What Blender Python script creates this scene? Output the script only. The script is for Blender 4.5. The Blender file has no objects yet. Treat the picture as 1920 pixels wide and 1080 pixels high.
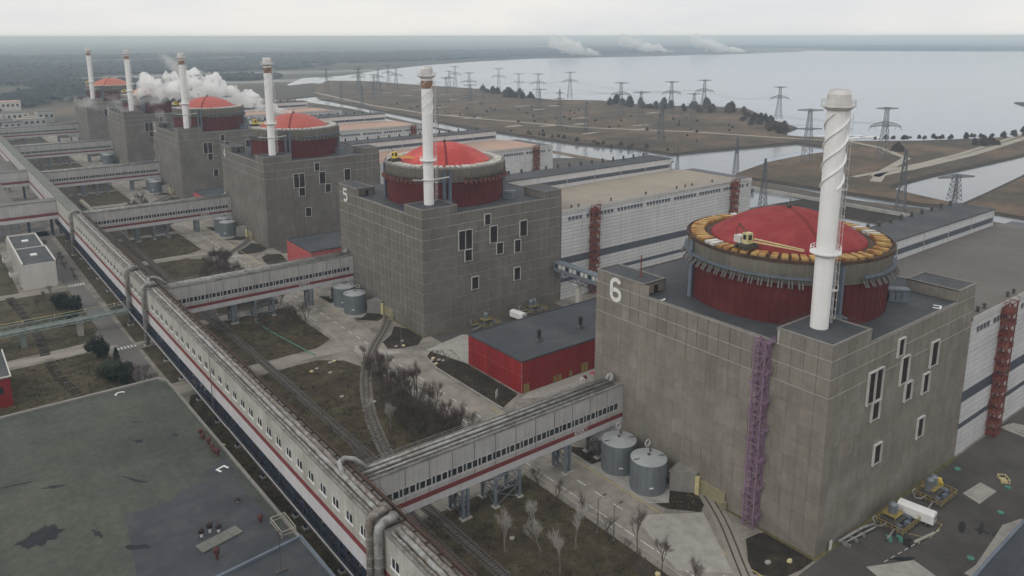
import bpy, math, random
from mathutils import Vector, Matrix, noise as mnoise
R=math.radians
rnd=random.Random(7)
sc=bpy.context.scene
COL=sc.collection
# ------------------------------------------------------------------ camera, sky, sun, exposure
cam=bpy.data.cameras.new('camera'); co=bpy.data.objects.new('camera',cam); COL.objects.link(co); sc.camera=co
yaw,pitch,roll=0.6482,-0.2031,-0.0014
fw=Vector((math.sin(yaw)*math.cos(pitch),math.cos(yaw)*math.cos(pitch),math.sin(pitch)))
rt=Vector((math.cos(yaw),-math.sin(yaw),0)); up=rt.cross(fw)
c_,s_=math.cos(roll),math.sin(roll); rt,up=rt*c_+up*s_,up*c_-rt*s_
M=Matrix((rt,up,-fw)).transposed().to_4x4(); M.translation=Vector((-140.136,-74.009,107.54)); co.matrix_world=M
cam.sensor_width=36; cam.lens=36*1448.01/1920; cam.shift_x=(960-927.51)/1920; cam.shift_y=-(540-366.19)/1920
cam.clip_start=1; cam.clip_end=90000
w=bpy.data.worlds.new('World'); sc.world=w; w.use_nodes=True
nt=w.node_tree; nt.nodes.clear()
SUN_AZ,SUN_EL=R(262),R(38)        # compass bearing from +Y clockwise: light comes from -x
sky=nt.nodes.new('ShaderNodeTexSky'); sky.sky_type='NISHITA'; sky.sun_disc=False; sky.sun_elevation=SUN_EL; sky.sun_rotation=SUN_AZ
bw=nt.nodes.new('ShaderNodeRGBToBW'); nt.links.new(sky.outputs[0],bw.inputs[0])
tc=nt.nodes.new('ShaderNodeTexCoord'); mp=nt.nodes.new('ShaderNodeMapping'); mp.inputs['Scale'].default_value=(1.6,1.6,9)
nt.links.new(tc.outputs['Generated'],mp.inputs[0])
nz=nt.nodes.new('ShaderNodeTexNoise'); nz.inputs['Scale'].default_value=2.2; nz.inputs['Detail'].default_value=6
nt.links.new(mp.outputs[0],nz.inputs['Vector'])
cr=nt.nodes.new('ShaderNodeValToRGB'); cr.color_ramp.elements[0].color=(7.7,7.8,8.05,1); cr.color_ramp.elements[1].color=(8.95,8.8,8.5,1)
cr.color_ramp.elements[0].position=.35; cr.color_ramp.elements[1].position=.62
nt.links.new(nz.outputs[0],cr.inputs[0])
mx=nt.nodes.new('ShaderNodeMix'); mx.data_type='RGBA'; mx.inputs[0].default_value=.94
nt.links.new(sky.outputs[0],mx.inputs[6]); nt.links.new(cr.outputs[0],mx.inputs[7])
bg=nt.nodes.new('ShaderNodeBackground'); bg.inputs[1].default_value=.1; nt.links.new(mx.outputs[2],bg.inputs[0])
wo=nt.nodes.new('ShaderNodeOutputWorld'); nt.links.new(bg.outputs[0],wo.inputs[0])
sl=bpy.data.lights.new('sun','SUN'); sl.energy=.75; sl.angle=R(24); sl.color=(1,.95,.88)
so=bpy.data.objects.new('sun',sl); COL.objects.link(so)
sd=Vector((math.sin(SUN_AZ)*math.cos(SUN_EL),math.cos(SUN_AZ)*math.cos(SUN_EL),math.sin(SUN_EL)))
so.rotation_euler=sd.to_track_quat('Z','Y').to_euler(); so.location=(-300,0,300)
vs=sc.view_settings; vs.view_transform='Standard'; vs.look='None'; vs.exposure=0; vs.gamma=1; vs.use_curve_mapping=False
sc.cycles.volume_bounces=12; sc.cycles.max_bounces=16; sc.cycles.diffuse_bounces=4; sc.cycles.glossy_bounces=4; sc.cycles.transparent_max_bounces=16
sc.cycles.volume_step_rate=1.0; sc.cycles.volume_max_steps=128

# ------------------------------------------------------------------ materials
def lin(c): return tuple(((x/255)/12.92 if x/255<=.04045 else ((x/255+.055)/1.055)**2.4) for x in c)
MATS={}
def mat(name,base,var=.18,scale=.25,rough=.85,streak=0.,second=None,sec_scale=.05,sec_thr=(.45,.65),metal=0,bump=.0,spec=.3,fine=.5,tile=None,tilevar=0.,zband=None):
    m=bpy.data.materials.new(name); m.use_nodes=True; t=m.node_tree; N=t.nodes; L=t.links
    b=N['Principled BSDF']; b.inputs['Roughness'].default_value=rough; b.inputs['Metallic'].default_value=metal
    b.inputs['Specular IOR Level'].default_value=spec
    g=N.new('ShaderNodeNewGeometry'); P=g.outputs['Position']
    def noise(sc_,det=4,vec=None,rg=.55):
        n=N.new('ShaderNodeTexNoise'); n.inputs['Scale'].default_value=sc_; n.inputs['Detail'].default_value=det; n.inputs['Roughness'].default_value=rg
        L.new(vec or P,n.inputs['Vector']); return n.outputs[0]
    def mapped(s):
        q=N.new('ShaderNodeMapping'); q.inputs['Scale'].default_value=s; L.new(P,q.inputs[0]); return q.outputs[0]
    def rng(x,a,b_,c,d):
        r=N.new('ShaderNodeMapRange'); r.inputs[1].default_value=a; r.inputs[2].default_value=b_; r.inputs[3].default_value=c; r.inputs[4].default_value=d; L.new(x,r.inputs[0]); return r.outputs[0]
    def math_(op,a,b_):
        q=N.new('ShaderNodeMath'); q.operation=op
        for i,x in enumerate((a,b_)):
            if isinstance(x,(int,float)): q.inputs[i].default_value=x
            else: L.new(x,q.inputs[i])
        return q.outputs[0]
    def mixc(f,a,b_):
        q=N.new('ShaderNodeMix'); q.data_type='RGBA'
        if isinstance(f,float): q.inputs[0].default_value=f
        else: L.new(f,q.inputs[0])
        for i,x in ((6,a),(7,b_)):
            if isinstance(x,tuple): q.inputs[i].default_value=(*x[:3],1)
            else: L.new(x,q.inputs[i])
        return q.outputs[2]
    col=tuple(base)
    if second is not None:
        col=mixc(rng(noise(sec_scale,5,rg=.62),sec_thr[0],sec_thr[1],0,1),tuple(base),tuple(second))
    f=rng(noise(scale,5),.25,.75,1-var,1+var)
    f=math_('MULTIPLY',f,rng(noise(scale*7,4),.25,.75,1-var*fine,1+var*fine))
    if streak: 
        f=math_('MULTIPLY',f,rng(noise(1.0,5,mapped((1.1,1.1,.05)),.65),.3,.72,1+streak*.35,1-streak))
    if tile:
        sn=N.new('ShaderNodeVectorMath'); sn.operation='SNAP'; L.new(P,sn.inputs[0]); sn.inputs[1].default_value=tile
        wn=N.new('ShaderNodeTexWhiteNoise'); wn.noise_dimensions='3D'; L.new(sn.outputs[0],wn.inputs[0])
        f=math_('MULTIPLY',f,rng(wn.outputs[0],0,1,1-tilevar,1+tilevar))
    q=N.new('ShaderNodeVectorMath'); q.operation='SCALE'
    if isinstance(col,tuple): q.inputs[0].default_value=col[:3]
    else: L.new(col,q.inputs[0])
    L.new(f,q.inputs['Scale']); L.new(q.outputs[0],b.inputs['Base Color'])
    if bump:
        bn=N.new('ShaderNodeBump'); bn.inputs['Strength'].default_value=bump; bn.inputs['Distance'].default_value=.15
        L.new(noise(scale*12,4),bn.inputs['Height']); L.new(bn.outputs[0],b.inputs['Normal'])
    MATS[name]=m; return m
def A(name,*a,**k): MATS[name]=mat(name,*a,**k)
A('concrete6',(.222,.2,.168),.18,.09,.9,streak=.13,second=(.255,.232,.205),sec_scale=.2,tile=(3,3,4),tilevar=.075,bump=.25)
A('concrete5',(.174,.158,.138),.16,.09,.9,streak=.18,second=(.20,.185,.168),sec_scale=.1,tile=(3,3,4),tilevar=.085,bump=.2)
A('mortar',(.48,.46,.42),.12,.4,.95)
A('mortar_dark',(.33,.31,.28),.12,.4,.95)
A('cornice',(.33,.30,.255),.16,.2,.9,streak=.3)
A('concrete_trim',(.25,.238,.22),.15,.2,.9,streak=.25)
A('pale_concrete',(.40,.38,.345),.2,.25,.9,streak=.1)
A('roof_dark',(.058,.063,.072),.22,.08,.75,second=(.080,.084,.089),sec_scale=.07,bump=.15)
A('roof_tan',(.335,.295,.24),.10,.05,.9,second=(.29,.26,.22),sec_scale=.03)
A('roof_pink',(.48,.32,.25),.12,.05,.9,second=(.40,.30,.25),sec_scale=.03)
A('roof_grey',(.155,.142,.13),.12,.06,.9,second=(.13,.123,.117),sec_scale=.03,tile=(4,6,9),tilevar=.05)
A('roof_green',(.060,.068,.058),.22,.09,.85,second=(.079,.084,.066),sec_scale=.035,sec_thr=(.4,.62),bump=.2,fine=1.0,tile=(1.1,300,30),tilevar=.045)
A('roof_blue',(.047,.051,.060),.2,.1,.7,second=(.060,.064,.071),sec_scale=.2)
A('puddle',(.026,.027,.033),.3,.4,.8,spec=.2)
A('red_drum',(.105,.017,.018),.18,.12,.75,streak=.3,second=(.14,.027,.026),sec_scale=.15)
A('red_dome6',(.27,.045,.050),.20,.12,.85,second=(.31,.062,.058),sec_scale=.3,spec=.12,streak=.1)
A('red_dome5',(.46,.058,.052),.18,.12,.65,second=(.56,.105,.09),sec_scale=.12)
A('red_dome4',(.44,.10,.08),.10,.10,.6)
A('dome_orange',(.46,.15,.10),.10,.10,.6)
A('dome_strip',(.17,.018,.02),.15,.4,.7)
A('cover_yellow',(.46,.30,.11),.25,.3,.7,second=(.32,.12,.03),sec_scale=.35)
A('cover_pale',(.60,.585,.55),.15,.4,.8,second=(.42,.38,.33),sec_scale=.3)
A('rust',(.085,.050,.036),.4,.6,.85,second=(.06,.042,.034),sec_scale=.4)
A('rust_band',(.27,.165,.115),.35,.5,.85)
A('strut_grey',(.135,.132,.125),.2,.8,.7)
A('strut_dark',(.075,.07,.065),.2,.8,.7)
A('strut_rust',(.16,.06,.05),.2,.8,.7)
A('blue_grey',(.14,.165,.205),.18,.3,.6)
A('white_paint',(.84,.84,.83),.05,.2,.55,streak=.06)
A('white_worn',(.68,.67,.655),.10,.3,.6,streak=.12,second=(.55,.53,.5),sec_scale=.5)
A('panel_white',(.62,.62,.625),.07,.08,.7,streak=.16,tile=(12,12,1.5),tilevar=.05)
A('panel_joint',(.13,.13,.14),.1,.3,.8)
A('hall_band',(.085,.10,.125),.3,.5,.35,spec=.5)
A('frame_white',(.60,.59,.565),.12,.5,.7,streak=.18)
A('louvre_dark',(.028,.017,.015),.25,.6,.7)
A('glass_dark',(.022,.030,.036),.4,.6,.15,spec=.6)
A('gallery_wall',(.45,.445,.44),.12,.2,.85,streak=.2,second=(.50,.48,.445),sec_scale=.12)
A('gallery_cream',(.46,.455,.42),.15,.2,.85,streak=.2,second=(.39,.375,.33),sec_scale=.15)
A('gallery_pale',(.56,.55,.56),.08,.2,.8,streak=.12)
A('stripe_red',(.20,.045,.045),.15,.4,.8)
A('gallery_roof',(.26,.25,.235),.3,.5,.85,second=(.15,.145,.135),sec_scale=.3,bump=.2)
A('gallery_roof_green',(.16,.165,.145),.2,.1,.85)
A('lagging',(.33,.33,.32),.28,.6,.5,second=(.19,.172,.15),sec_scale=.45,metal=.2)
A('lagging_brown',(.17,.145,.125),.35,.9,.8,second=(.33,.31,.285),sec_scale=.7)
A('steel_navy',(.040,.052,.085),.2,.5,.6)
A('steel_bluegrey',(.17,.20,.23),.2,.5,.6)
A('tank_steel',(.22,.25,.275),.12,.3,.45,streak=.25,metal=.35)
A('tank_top',(.42,.44,.455),.12,.3,.45,metal=.25)
A('red_panel',(.28,.017,.02),.10,.2,.65,streak=.14,tile=(3,3,30),tilevar=.10)
A('red_faded',(.48,.10,.10),.10,.2,.7,streak=.14)
A('red_seam',(.66,.46,.44),.2,.4,.8)
A('stair_red',(.17,.045,.036),.25,.4,.8,second=(.24,.10,.07),sec_scale=.5)
A('vent_red',(.085,.03,.026),.25,.6,.8)
A('stair_purple',(.25,.155,.235),.2,.4,.7)
A('yellow_paint',(.33,.25,.085),.25,.5,.7)
A('yellow_bright',(.72,.56,.10),.15,.5,.6)
A('portal_door',(.30,.27,.17),.2,.5,.8)
A('yellow_pale',(.62,.55,.30),.2,.5,.7)
A('soil_grass',(.054,.040,.026),.5,.35,.97,second=(.082,.070,.038),sec_scale=.12,sec_thr=(.4,.62),bump=.6,fine=.9)
A('soil_dark',(.026,.021,.016),.45,.35,.97,second=(.043,.033,.022),sec_scale=.16,bump=.6,fine=.9)
A('lawn_dry',(.090,.074,.044),.38,.3,.97,second=(.05,.048,.027),sec_scale=.1,sec_thr=(.4,.62),bump=.6,fine=.9)
A('site_concrete',(.27,.245,.212),.26,.16,.9,second=(.165,.152,.136),sec_scale=.11,sec_thr=(.42,.64),bump=.1,fine=.8)
A('site_asphalt',(.092,.084,.077),.18,.15,.9,second=(.066,.062,.058),sec_scale=.06,bump=.1)
A('road_asphalt',(.295,.268,.232),.24,.2,.9,second=(.21,.193,.17),sec_scale=.12,bump=.1)
A('left_road',(.165,.155,.148),.13,.2,.9,second=(.14,.134,.13),sec_scale=.1)
A('path',(.29,.268,.23),.15,.3,.9)
A('pale_patch',(.36,.345,.315),.2,.4,.9)
A('kerb',(.34,.33,.305),.15,.5,.9)
A('mark_bright',(.74,.73,.71),.08,.5,.8)
A('mark_white',(.62,.62,.60),.25,1.2,.8)
A('mark_yellow',(.45,.36,.14),.25,1.2,.8)
A('ballast',(.105,.088,.078),.3,1.,.95,bump=.4)
A('rail_steel',(.06,.045,.04),.2,1.,.6)
A('sleeper',(.16,.145,.13),.2,1.,.9)
A('oil',(.014,.014,.015),.2,.8,.5)
A('green_paint',(.09,.25,.20),.3,.8,.7)
A('green_steel',(.21,.26,.245),.2,.4,.7)
A('bark_grey',(.10,.085,.075),.2,2,.95)
A('bark_pale',(.42,.395,.37),.25,2,.95)
A('twig_pale',(.25,.225,.205),.2,1,.95)
A('twig',(.098,.070,.060),.2,1,.95)
A('twig_grey',(.125,.103,.094),.2,1,.95)
A('needles',(.022,.034,.022),.35,.8,.9)
A('needles_light',(.045,.06,.03),.35,.8,.9)
A('far_wood',(.034,.040,.040),.3,.02,.97)
A('scrub',(.083,.068,.055),.3,.2,.95)
A('pylon_steel',(.14,.145,.155),.15,.5,.6)
A('spit_grass',(.13,.090,.058),.4,.03,.97,second=(.068,.055,.039),sec_scale=.012,sec_thr=(.42,.6),fine=.9)
A('bank',(.052,.043,.034),.25,.1,.97)
A('track_sand',(.36,.33,.28),.15,.05,.95)
A('white_wall',(.58,.56,.53),.06,.2,.8,streak=.1)
A('far_wall',(.40,.40,.40),.1,.2,.8)
A('foam',(.72,.74,.76),.1,.5,.9)
# ground: fields near and far
def ground_material():
    m=mat('open_ground',(.155,.115,.08),.28,.012,.97,second=(.075,.070,.052),sec_scale=.0035,sec_thr=(.42,.58),fine=.8)
    t=m.node_tree; N=t.nodes; L=t.links; b=N['Principled BSDF']; src=b.inputs['Base Color'].links[0].from_socket
    g=N.new('ShaderNodeNewGeometry'); q=N.new('ShaderNodeMapping'); q.inputs['Rotation'].default_value=(0,0,R(35)); q.inputs['Scale'].default_value=(.0006,.0022,1); L.new(g.outputs['Position'],q.inputs[0])
    n=N.new('ShaderNodeTexNoise'); n.inputs['Scale'].default_value=1; n.inputs['Detail'].default_value=5; L.new(q.outputs[0],n.inputs['Vector'])
    cr=N.new('ShaderNodeValToRGB'); e=cr.color_ramp.elements; e[0].position=.40; e[0].color=(.030,.036,.034,1); e[1].position=.52; e[1].color=(.085,.078,.062,1)
    e2=e.new(.60); e2.color=(.13,.12,.10,1); e3=e.new(.66); e3.color=(.34,.34,.34,1); e4=e.new(.69); e4.color=(.10,.095,.08,1); L.new(n.outputs[0],cr.inputs[0])
    sx=N.new('ShaderNodeSeparateXYZ'); L.new(g.outputs['Position'],sx.inputs[0]); mr=N.new('ShaderNodeMapRange'); mr.inputs[1].default_value=1250; mr.inputs[2].default_value=1900; L.new(sx.outputs[1],mr.inputs[0])
    mx=N.new('ShaderNodeMix'); mx.data_type='RGBA'; L.new(mr.outputs[0],mx.inputs[0]); L.new(src,mx.inputs[6]); L.new(cr.outputs[0],mx.inputs[7]); L.new(mx.outputs[2],b.inputs['Base Color'])
ground_material()
def water_material(name,deep,rough,bs):
    m=bpy.data.materials.new(name); m.use_nodes=True; t=m.node_tree; b=t.nodes['Principled BSDF']
    b.inputs['Base Color'].default_value=(*deep,1); b.inputs['Roughness'].default_value=rough; b.inputs['IOR'].default_value=1.34; b.inputs['Specular IOR Level'].default_value=.36
    g=t.nodes.new('ShaderNodeNewGeometry'); q=t.nodes.new('ShaderNodeMapping'); q.inputs['Scale'].default_value=(bs,bs*.5,1); q.inputs['Rotation'].default_value=(0,0,R(40))
    n=t.nodes.new('ShaderNodeTexNoise'); n.inputs['Scale'].default_value=1; n.inputs['Detail'].default_value=6
    bm=t.nodes.new('ShaderNodeBump'); bm.inputs['Strength'].default_value=.35; bm.inputs['Distance'].default_value=.5
    t.links.new(g.outputs['Position'],q.inputs[0]); t.links.new(q.outputs[0],n.inputs['Vector']); t.links.new(n.outputs[0],bm.inputs['Height']); t.links.new(bm.outputs[0],b.inputs['Normal'])
    MATS[name]=m
water_material('reservoir_water',(.24,.29,.38),.14,.05)
water_material('canal_water',(.20,.225,.255),.06,.25)

# ------------------------------------------------------------------ mesh helpers
class MB:
    def __init__(s): s.v=[];s.f=[];s.m=[]
    def add(s,vs_,fs,mi=0):
        o=len(s.v); s.v+=[tuple(v) for v in vs_]; s.f+=[tuple(i+o for i in f) for f in fs]; s.m+=[mi]*len(fs); return s
    def box(s,x0,x1,y0,y1,z0,z1,mi=0):
        return s.add([(x0,y0,z0),(x1,y0,z0),(x1,y1,z0),(x0,y1,z0),(x0,y0,z1),(x1,y0,z1),(x1,y1,z1),(x0,y1,z1)],
              [(0,3,2,1),(4,5,6,7),(0,1,5,4),(1,2,6,5),(2,3,7,6),(3,0,4,7)],mi)
    def beam(s,p,q,w=.2,h=None,mi=0):
        p=Vector(p);q=Vector(q);d=q-p
        if d.length<1e-6: return s
        d.normalize(); a=d.cross(Vector((0,0,1)))
        if a.length<1e-3: a=Vector((1,0,0))
        a.normalize(); b=a.cross(d); h=h or w; a*=w/2; b*=h/2
        return s.add([p-a-b,p+a-b,p+a+b,p-a+b,q-a-b,q+a-b,q+a+b,q-a+b],[(0,1,2,3),(7,6,5,4),(0,4,5,1),(1,5,6,2),(2,6,7,3),(3,7,4,0)],mi)
    def tube(s,pts,r,n=8,mi=0,cap=True):
        pts=[Vector(p) for p in pts]; rs=r if isinstance(r,(list,tuple)) else [r]*len(pts); vs_=[];fs=[]
        ref=None
        for i,p in enumerate(pts):
            d=(pts[min(i+1,len(pts)-1)]-pts[max(i-1,0)]).normalized()
            if ref is None:
                ref=d.cross(Vector((0,0,1)))
                if ref.length<.05: ref=d.cross(Vector((1,0,0)))
            a=(ref-d*ref.dot(d)); 
            if a.length<1e-4: a=d.orthogonal()
            a.normalize(); ref=a; b=d.cross(a)
            for k in range(n):
                t=2*math.pi*k/n; vs_.append(p+a*(math.cos(t)*rs[i])+b*(math.sin(t)*rs[i]))
        for i in range(len(pts)-1):
            for k in range(n):
                k2=(k+1)%n; fs.append((i*n+k,i*n+k2,(i+1)*n+k2,(i+1)*n+k))
        if cap: fs.append(tuple(reversed(range(n)))); fs.append(tuple((len(pts)-1)*n+k for k in range(n)))
        return s.add(vs_,fs,mi)
    def lathe(s,prof,n=48,cx=0,cy=0,mi=0,cap0=False,cap1=False):
        vs_=[];fs=[]
        for r,z in prof:
            for k in range(n):
                t=2*math.pi*k/n; vs_.append((cx+r*math.cos(t),cy+r*math.sin(t),z))
        for i in range(len(prof)-1):
            for k in range(n):
                k2=(k+1)%n; fs.append((i*n+k,i*n+k2,(i+1)*n+k2,(i+1)*n+k))
        if cap0: fs.append(tuple(reversed(range(n))))
        if cap1: fs.append(tuple((len(prof)-1)*n+k for k in range(n)))
        return s.add(vs_,fs,mi)
    def prism(s,poly,z0,z1,mi=0):
        a=sum(poly[i][0]*poly[(i+1)%len(poly)][1]-poly[(i+1)%len(poly)][0]*poly[i][1] for i in range(len(poly)))
        if a<0: poly=poly[::-1]
        n=len(poly)
        return s.add([(x,y,z0) for x,y in poly]+[(x,y,z1) for x,y in poly],[tuple(range(n,2*n)),tuple(reversed(range(n)))]+[(i,(i+1)%n,n+(i+1)%n,n+i) for i in range(n)],mi)
    def sheet(s,poly,z,mi=0):
        a=sum(poly[i][0]*poly[(i+1)%len(poly)][1]-poly[(i+1)%len(poly)][0]*poly[i][1] for i in range(len(poly)))
        if a<0: poly=poly[::-1]
        return s.add([(x,y,z) for x,y in poly],[tuple(range(len(poly)))],mi)
    def mesh(s,name,mats,smooth=False):
        me=bpy.data.meshes.new(name); me.from_pydata(s.v,[],s.f)
        for x in ([mats] if isinstance(mats,str) else mats): me.materials.append(MATS[x])
        if any(s.m): me.polygons.foreach_set('material_index',s.m)
        if smooth: me.polygons.foreach_set('use_smooth',[True]*len(s.f))
        me.update(); return me
def link(name,data,parent=None,loc=None,rot=None):
    o=bpy.data.objects.new(name,data); COL.objects.link(o)
    if parent is not None: o.parent=parent
    if loc is not None: o.location=loc
    if rot is not None: o.rotation_euler=rot
    return o
def part(name,mb,mats,parent,loc=None,smooth=False,label=None,stuff=False):
    o=link(name,mb.mesh(name,mats,smooth),parent,loc)
    if label: o['label']=label
    if stuff: o['kind']='stuff'
    return o
def tag(o,label,cat,group=None,kind=None):
    o['label']=label; o['category']=cat
    if group: o['group']=group
    if kind: o['kind']=kind
    return o
def thing(name,label,cat,loc=(0,0,0),group=None,rotz=0):
    o=link(name,None,None,loc,(0,0,rotz)); o.empty_display_size=.5; return tag(o,label,cat,group)
def single(name,mb,mats,label,cat,loc=(0,0,0),group=None,smooth=False,rotz=0):
    return tag(link(name,mb.mesh(name,mats,smooth),None,loc,(0,0,rotz)),label,cat,group)
def struct(name,mb,mats,smooth=False):
    o=link(name,mb.mesh(name,mats,smooth)); o['kind']='structure'; return o
KIDS={}
def copy_tree(o,parent=None):
    c=o.copy(); COL.objects.link(c)
    if parent is not None: c.parent=parent
    for ch in o.children: copy_tree(ch,c)
    return c
def dup(o,loc,label,rotz=None,group=None):
    c=copy_tree(o); c.location=loc; c['label']=label
    if rotz is not None: c.rotation_euler=(0,0,rotz)
    if group: c['group']=group
    return c
def recolor(root,frm,to):
    st=[root]
    while st:
        o=st.pop(); st+=list(o.children)
        if o.data is None: continue
        for s in o.material_slots:
            if s.material and s.material.name==frm: s.link='OBJECT'; s.material=MATS[to]
def text_mesh(txt,size,depth,fat=0.):
    c=bpy.data.curves.new('t','FONT'); c.body=txt; c.size=size; c.extrude=depth; c.offset=fat; c.align_x='CENTER'; c.align_y='CENTER'
    o=bpy.data.objects.new('t',c); COL.objects.link(o); dg=bpy.context.evaluated_depsgraph_get(); dg.update()
    me=bpy.data.meshes.new_from_object(o.evaluated_get(dg)); bpy.data.objects.remove(o); bpy.data.curves.remove(c); return me
YU={6:0.,5:153.5,4:305.,3:457.3,2:614.3,1:777.2}
UN={6:'nearest block',5:'bright red domed second block',4:'third block, in the middle distance',3:'third block from the far end',2:'second block from the far end',1:'farthest block'}

# ------------------------------------------------------------------ ground, water, land
def land(name,poly,mats,z,skirt,zb):
    n=len(poly); a=sum(poly[i][0]*poly[(i+1)%n][1]-poly[(i+1)%n][0]*poly[i][1] for i in range(n))
    if a<0: poly=poly[::-1]
    out=[]
    for i in range(n):
        p0,p1,p2=Vector(poly[i-1]),Vector(poly[i]),Vector(poly[(i+1)%n]); e1=(p1-p0).normalized(); e2=(p2-p1).normalized()
        nn=Vector((e1.y,-e1.x))+Vector((e2.y,-e2.x))
        if nn.length<.1: nn=Vector((e1.y,-e1.x))
        out.append(p1+nn.normalized()*skirt)
    mb=MB(); mb.add([(x,y,z) for x,y in poly]+[(q.x,q.y,zb) for q in out],[tuple(range(n))],0)
    o=len(mb.v)-2*n; mb.f+=[(n+i,n+(i+1)%n,(i+1)%n,i) for i in range(n)]; mb.m+=[1]*n
    return struct(name,mb,mats)
mb=MB(); rings=[0,600,1500,4000,9000,18000,31000]; n=72
vs_=[(0,0,-1.2)]; fs=[]
for r in rings[1:]:
    for k in range(n): vs_.append((r*math.cos(2*math.pi*k/n),500+r*math.sin(2*math.pi*k/n),-1.2))
for k in range(n): fs.append((0,1+k,1+(k+1)%n))
for i in range(len(rings)-2):
    for k in range(n): a=1+i*n; fs.append((a+k,a+n+k,a+n+(k+1)%n,a+(k+1)%n))
mb.add(vs_,fs); struct('ground',mb,'open_ground')
# reservoir and canals: one sheet of water the land stands in
wp=[(300,60),(300,1250),(440,1290),(560,1640),(700,1880),(837,1927),(1100,2180),(1462,2472),(1900,2720),(2328,2870),(3025,2811),(3990,2824),(4821,2979),(5180,3150),(5600,2424),(6300,1705),(7400,300),(8200,-1500),(2500,-1500),(420,-200)]
mb=MB(); mb.sheet(wp,-.55); struct('reservoir_water',mb,'reservoir_water')
far=[(5180,3150),(4821,2979),(3990,2824),(3025,2811),(2328,2870),(1900,2720),(1462,2472),(1100,2180),(837,1927),(700,1880)]
cw=[(300,60),(300,1250),(440,1290),(450,1100),(418,966),(392,679),(397,498),(420,432),(590,395),(640,380),(600,330),(520,330),(440,320),(400,250),(405,190),(500,200),(700,215),(900,235),(900,60),(420,60)]
mb=MB(); mb.sheet(cw,-.5); struct('canal_water',mb,'canal_water')
land('site_ground',[(-900,-260),(300,-260),(358,60),(365,146),(356,184),(366,282),(354,351),(346,430),(350,540),(358,650),(382,866),(396,1000),(392,1240),(300,1700),(-900,1900)],('open_ground','bank'),-.08,7,-1.1)
spit=[(442,1205),(418,966),(392,679),(397,498),(420,432),(418,391),(465,385),(584,364),(628,360),(617,405),(650,425),(699,441),(745,500),(800,560),(859,621),(845,680),(800,724),(770,800),(793,857),(740,920),(738,973),(780,1080),(803,1221),(774,1425),(750,1640),(690,1700),(560,1500)]
land('spit_land',spit,('spit_grass','bank'),1.6,6,-1.2)
land('bank_land',[(364,284),(392,294),(442,307),(496,311),(547,309),(575,306),(578,362),(600,400),(634,372),(632,335),(650,320),(690,292),(735,273),(812,241),(1100,300),(1300,420),(1400,330),(860,222),(667,192),(567,193),(488,195),(430,193),(410,187),(402,166),(394,140),(384,134),(376,147),(374,190),(372,229),(371,262)],('spit_grass','bank'),1.4,5,-1.2)
land('inlet_land',[(300,1260),(400,1235),(470,1270),(560,1440),(640,1530),(620,1640),(420,1500),(280,1400)],('scrub','bank'),.8,7,-1.2)
land('south_land',[(388,128),(400,131),(450,136),(545,147),(700,168),(1200,200),(2400,60),(2500,-1400),(420,-1400),(385,60)],('spit_grass','bank'),1.0,7,-1.2)
def strip(pts,wd):
    pts=[Vector(p) for p in pts]; l=[];r=[]
    for i,p in enumerate(pts):
        d=(pts[min(i+1,len(pts)-1)]-pts[max(i-1,0)]).normalized(); nrm=Vector((-d.y,d.x))*wd/2; l.append(p+nrm); r.append(p-nrm)
    return [tuple(x) for x in l],[tuple(x) for x in r]
def ribbon(mb,pts,wd,z,mi=0):
    l,r=strip(pts,wd); n=len(l)
    mb.add([(x,y,z) for x,y in l]+[(x,y,z) for x,y in r],[(n+i,n+i+1,i+1,i) for i in range(n-1)],mi)
mb=MB(); ribbon(mb,[(490,1334),(440,1006),(438,850),(456,745),(496,586),(562,482),(598,385),(622,330),(604,291),(557,244),(445,215)],7,1.66); struct('spit_track',mb,'track_sand')
mb=MB(); ribbon(mb,[(1400,310),(793,234),(618,218),(513,215.5),(455,216),(424,204)],8,1.66); ribbon(mb,[(1400,322),(790,243),(620,226),(540,222),(430,224)],5,1.665); struct('bank_road',mb,'track_sand')
mb=MB()
for i in range(34):
    x=rnd.uniform(430,740); y=rnd.uniform(400,1300)
    if 410<x<700 and (x-420)<(y-380)*1.2:
        k=[(x+rnd.uniform(10,24)*math.cos(t)*1.0,y+rnd.uniform(2,7)*math.sin(t)+0) for t in [j*math.pi/5 for j in range(10)]]; mb.sheet(k,1.64)
struct('sand_patch',mb,'track_sand')
# site surfaces
mb=MB(); mb.sheet([(-150,-200),(220,-200),(215,100),(290,180),(290,980),(-150,980)],0); struct('site_pavement',mb,'site_concrete')
mb=MB(); mb.sheet([(-8,-1),(66,-.5),(185,-.5),(200,-120),(-6,-120),(-6,-12)],.012)
for u in (5,4,3,2): mb.sheet([(2,YU[u]-.5),(62,YU[u]-.5),(62,YU[u]-26),(60,YU[u]-26),(2,YU[u]-14)],.012)
struct('yard_asphalt',mb,'site_asphalt')
mb=MB(); mb.sheet([(190,-120),(335,-60),(352,180),(350,300),(335,430),(342,600),(362,850),(380,980),(200,980)],.012); struct('transformer_yard',mb,'site_asphalt')
mb=MB(); mb.sheet([(-26.6,-130),(-12.6,-130),(-12.6,950),(-26.6,950)],.016); struct('service_road',mb,'road_asphalt')
mb=MB(); mb.sheet([(-95,-120),(-88.5,-120),(-86,162),(-86.3,204),(-88,300),(-86,430),(-95,430),(-95,300),(-92.6,162)],.016); mb.sheet([(-140,417),(-84,417),(-84,405),(-140,405)],.016); struct('left_road',mb,'left_road')
lawn=MB(); dark=MB(); dry=MB()
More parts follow.
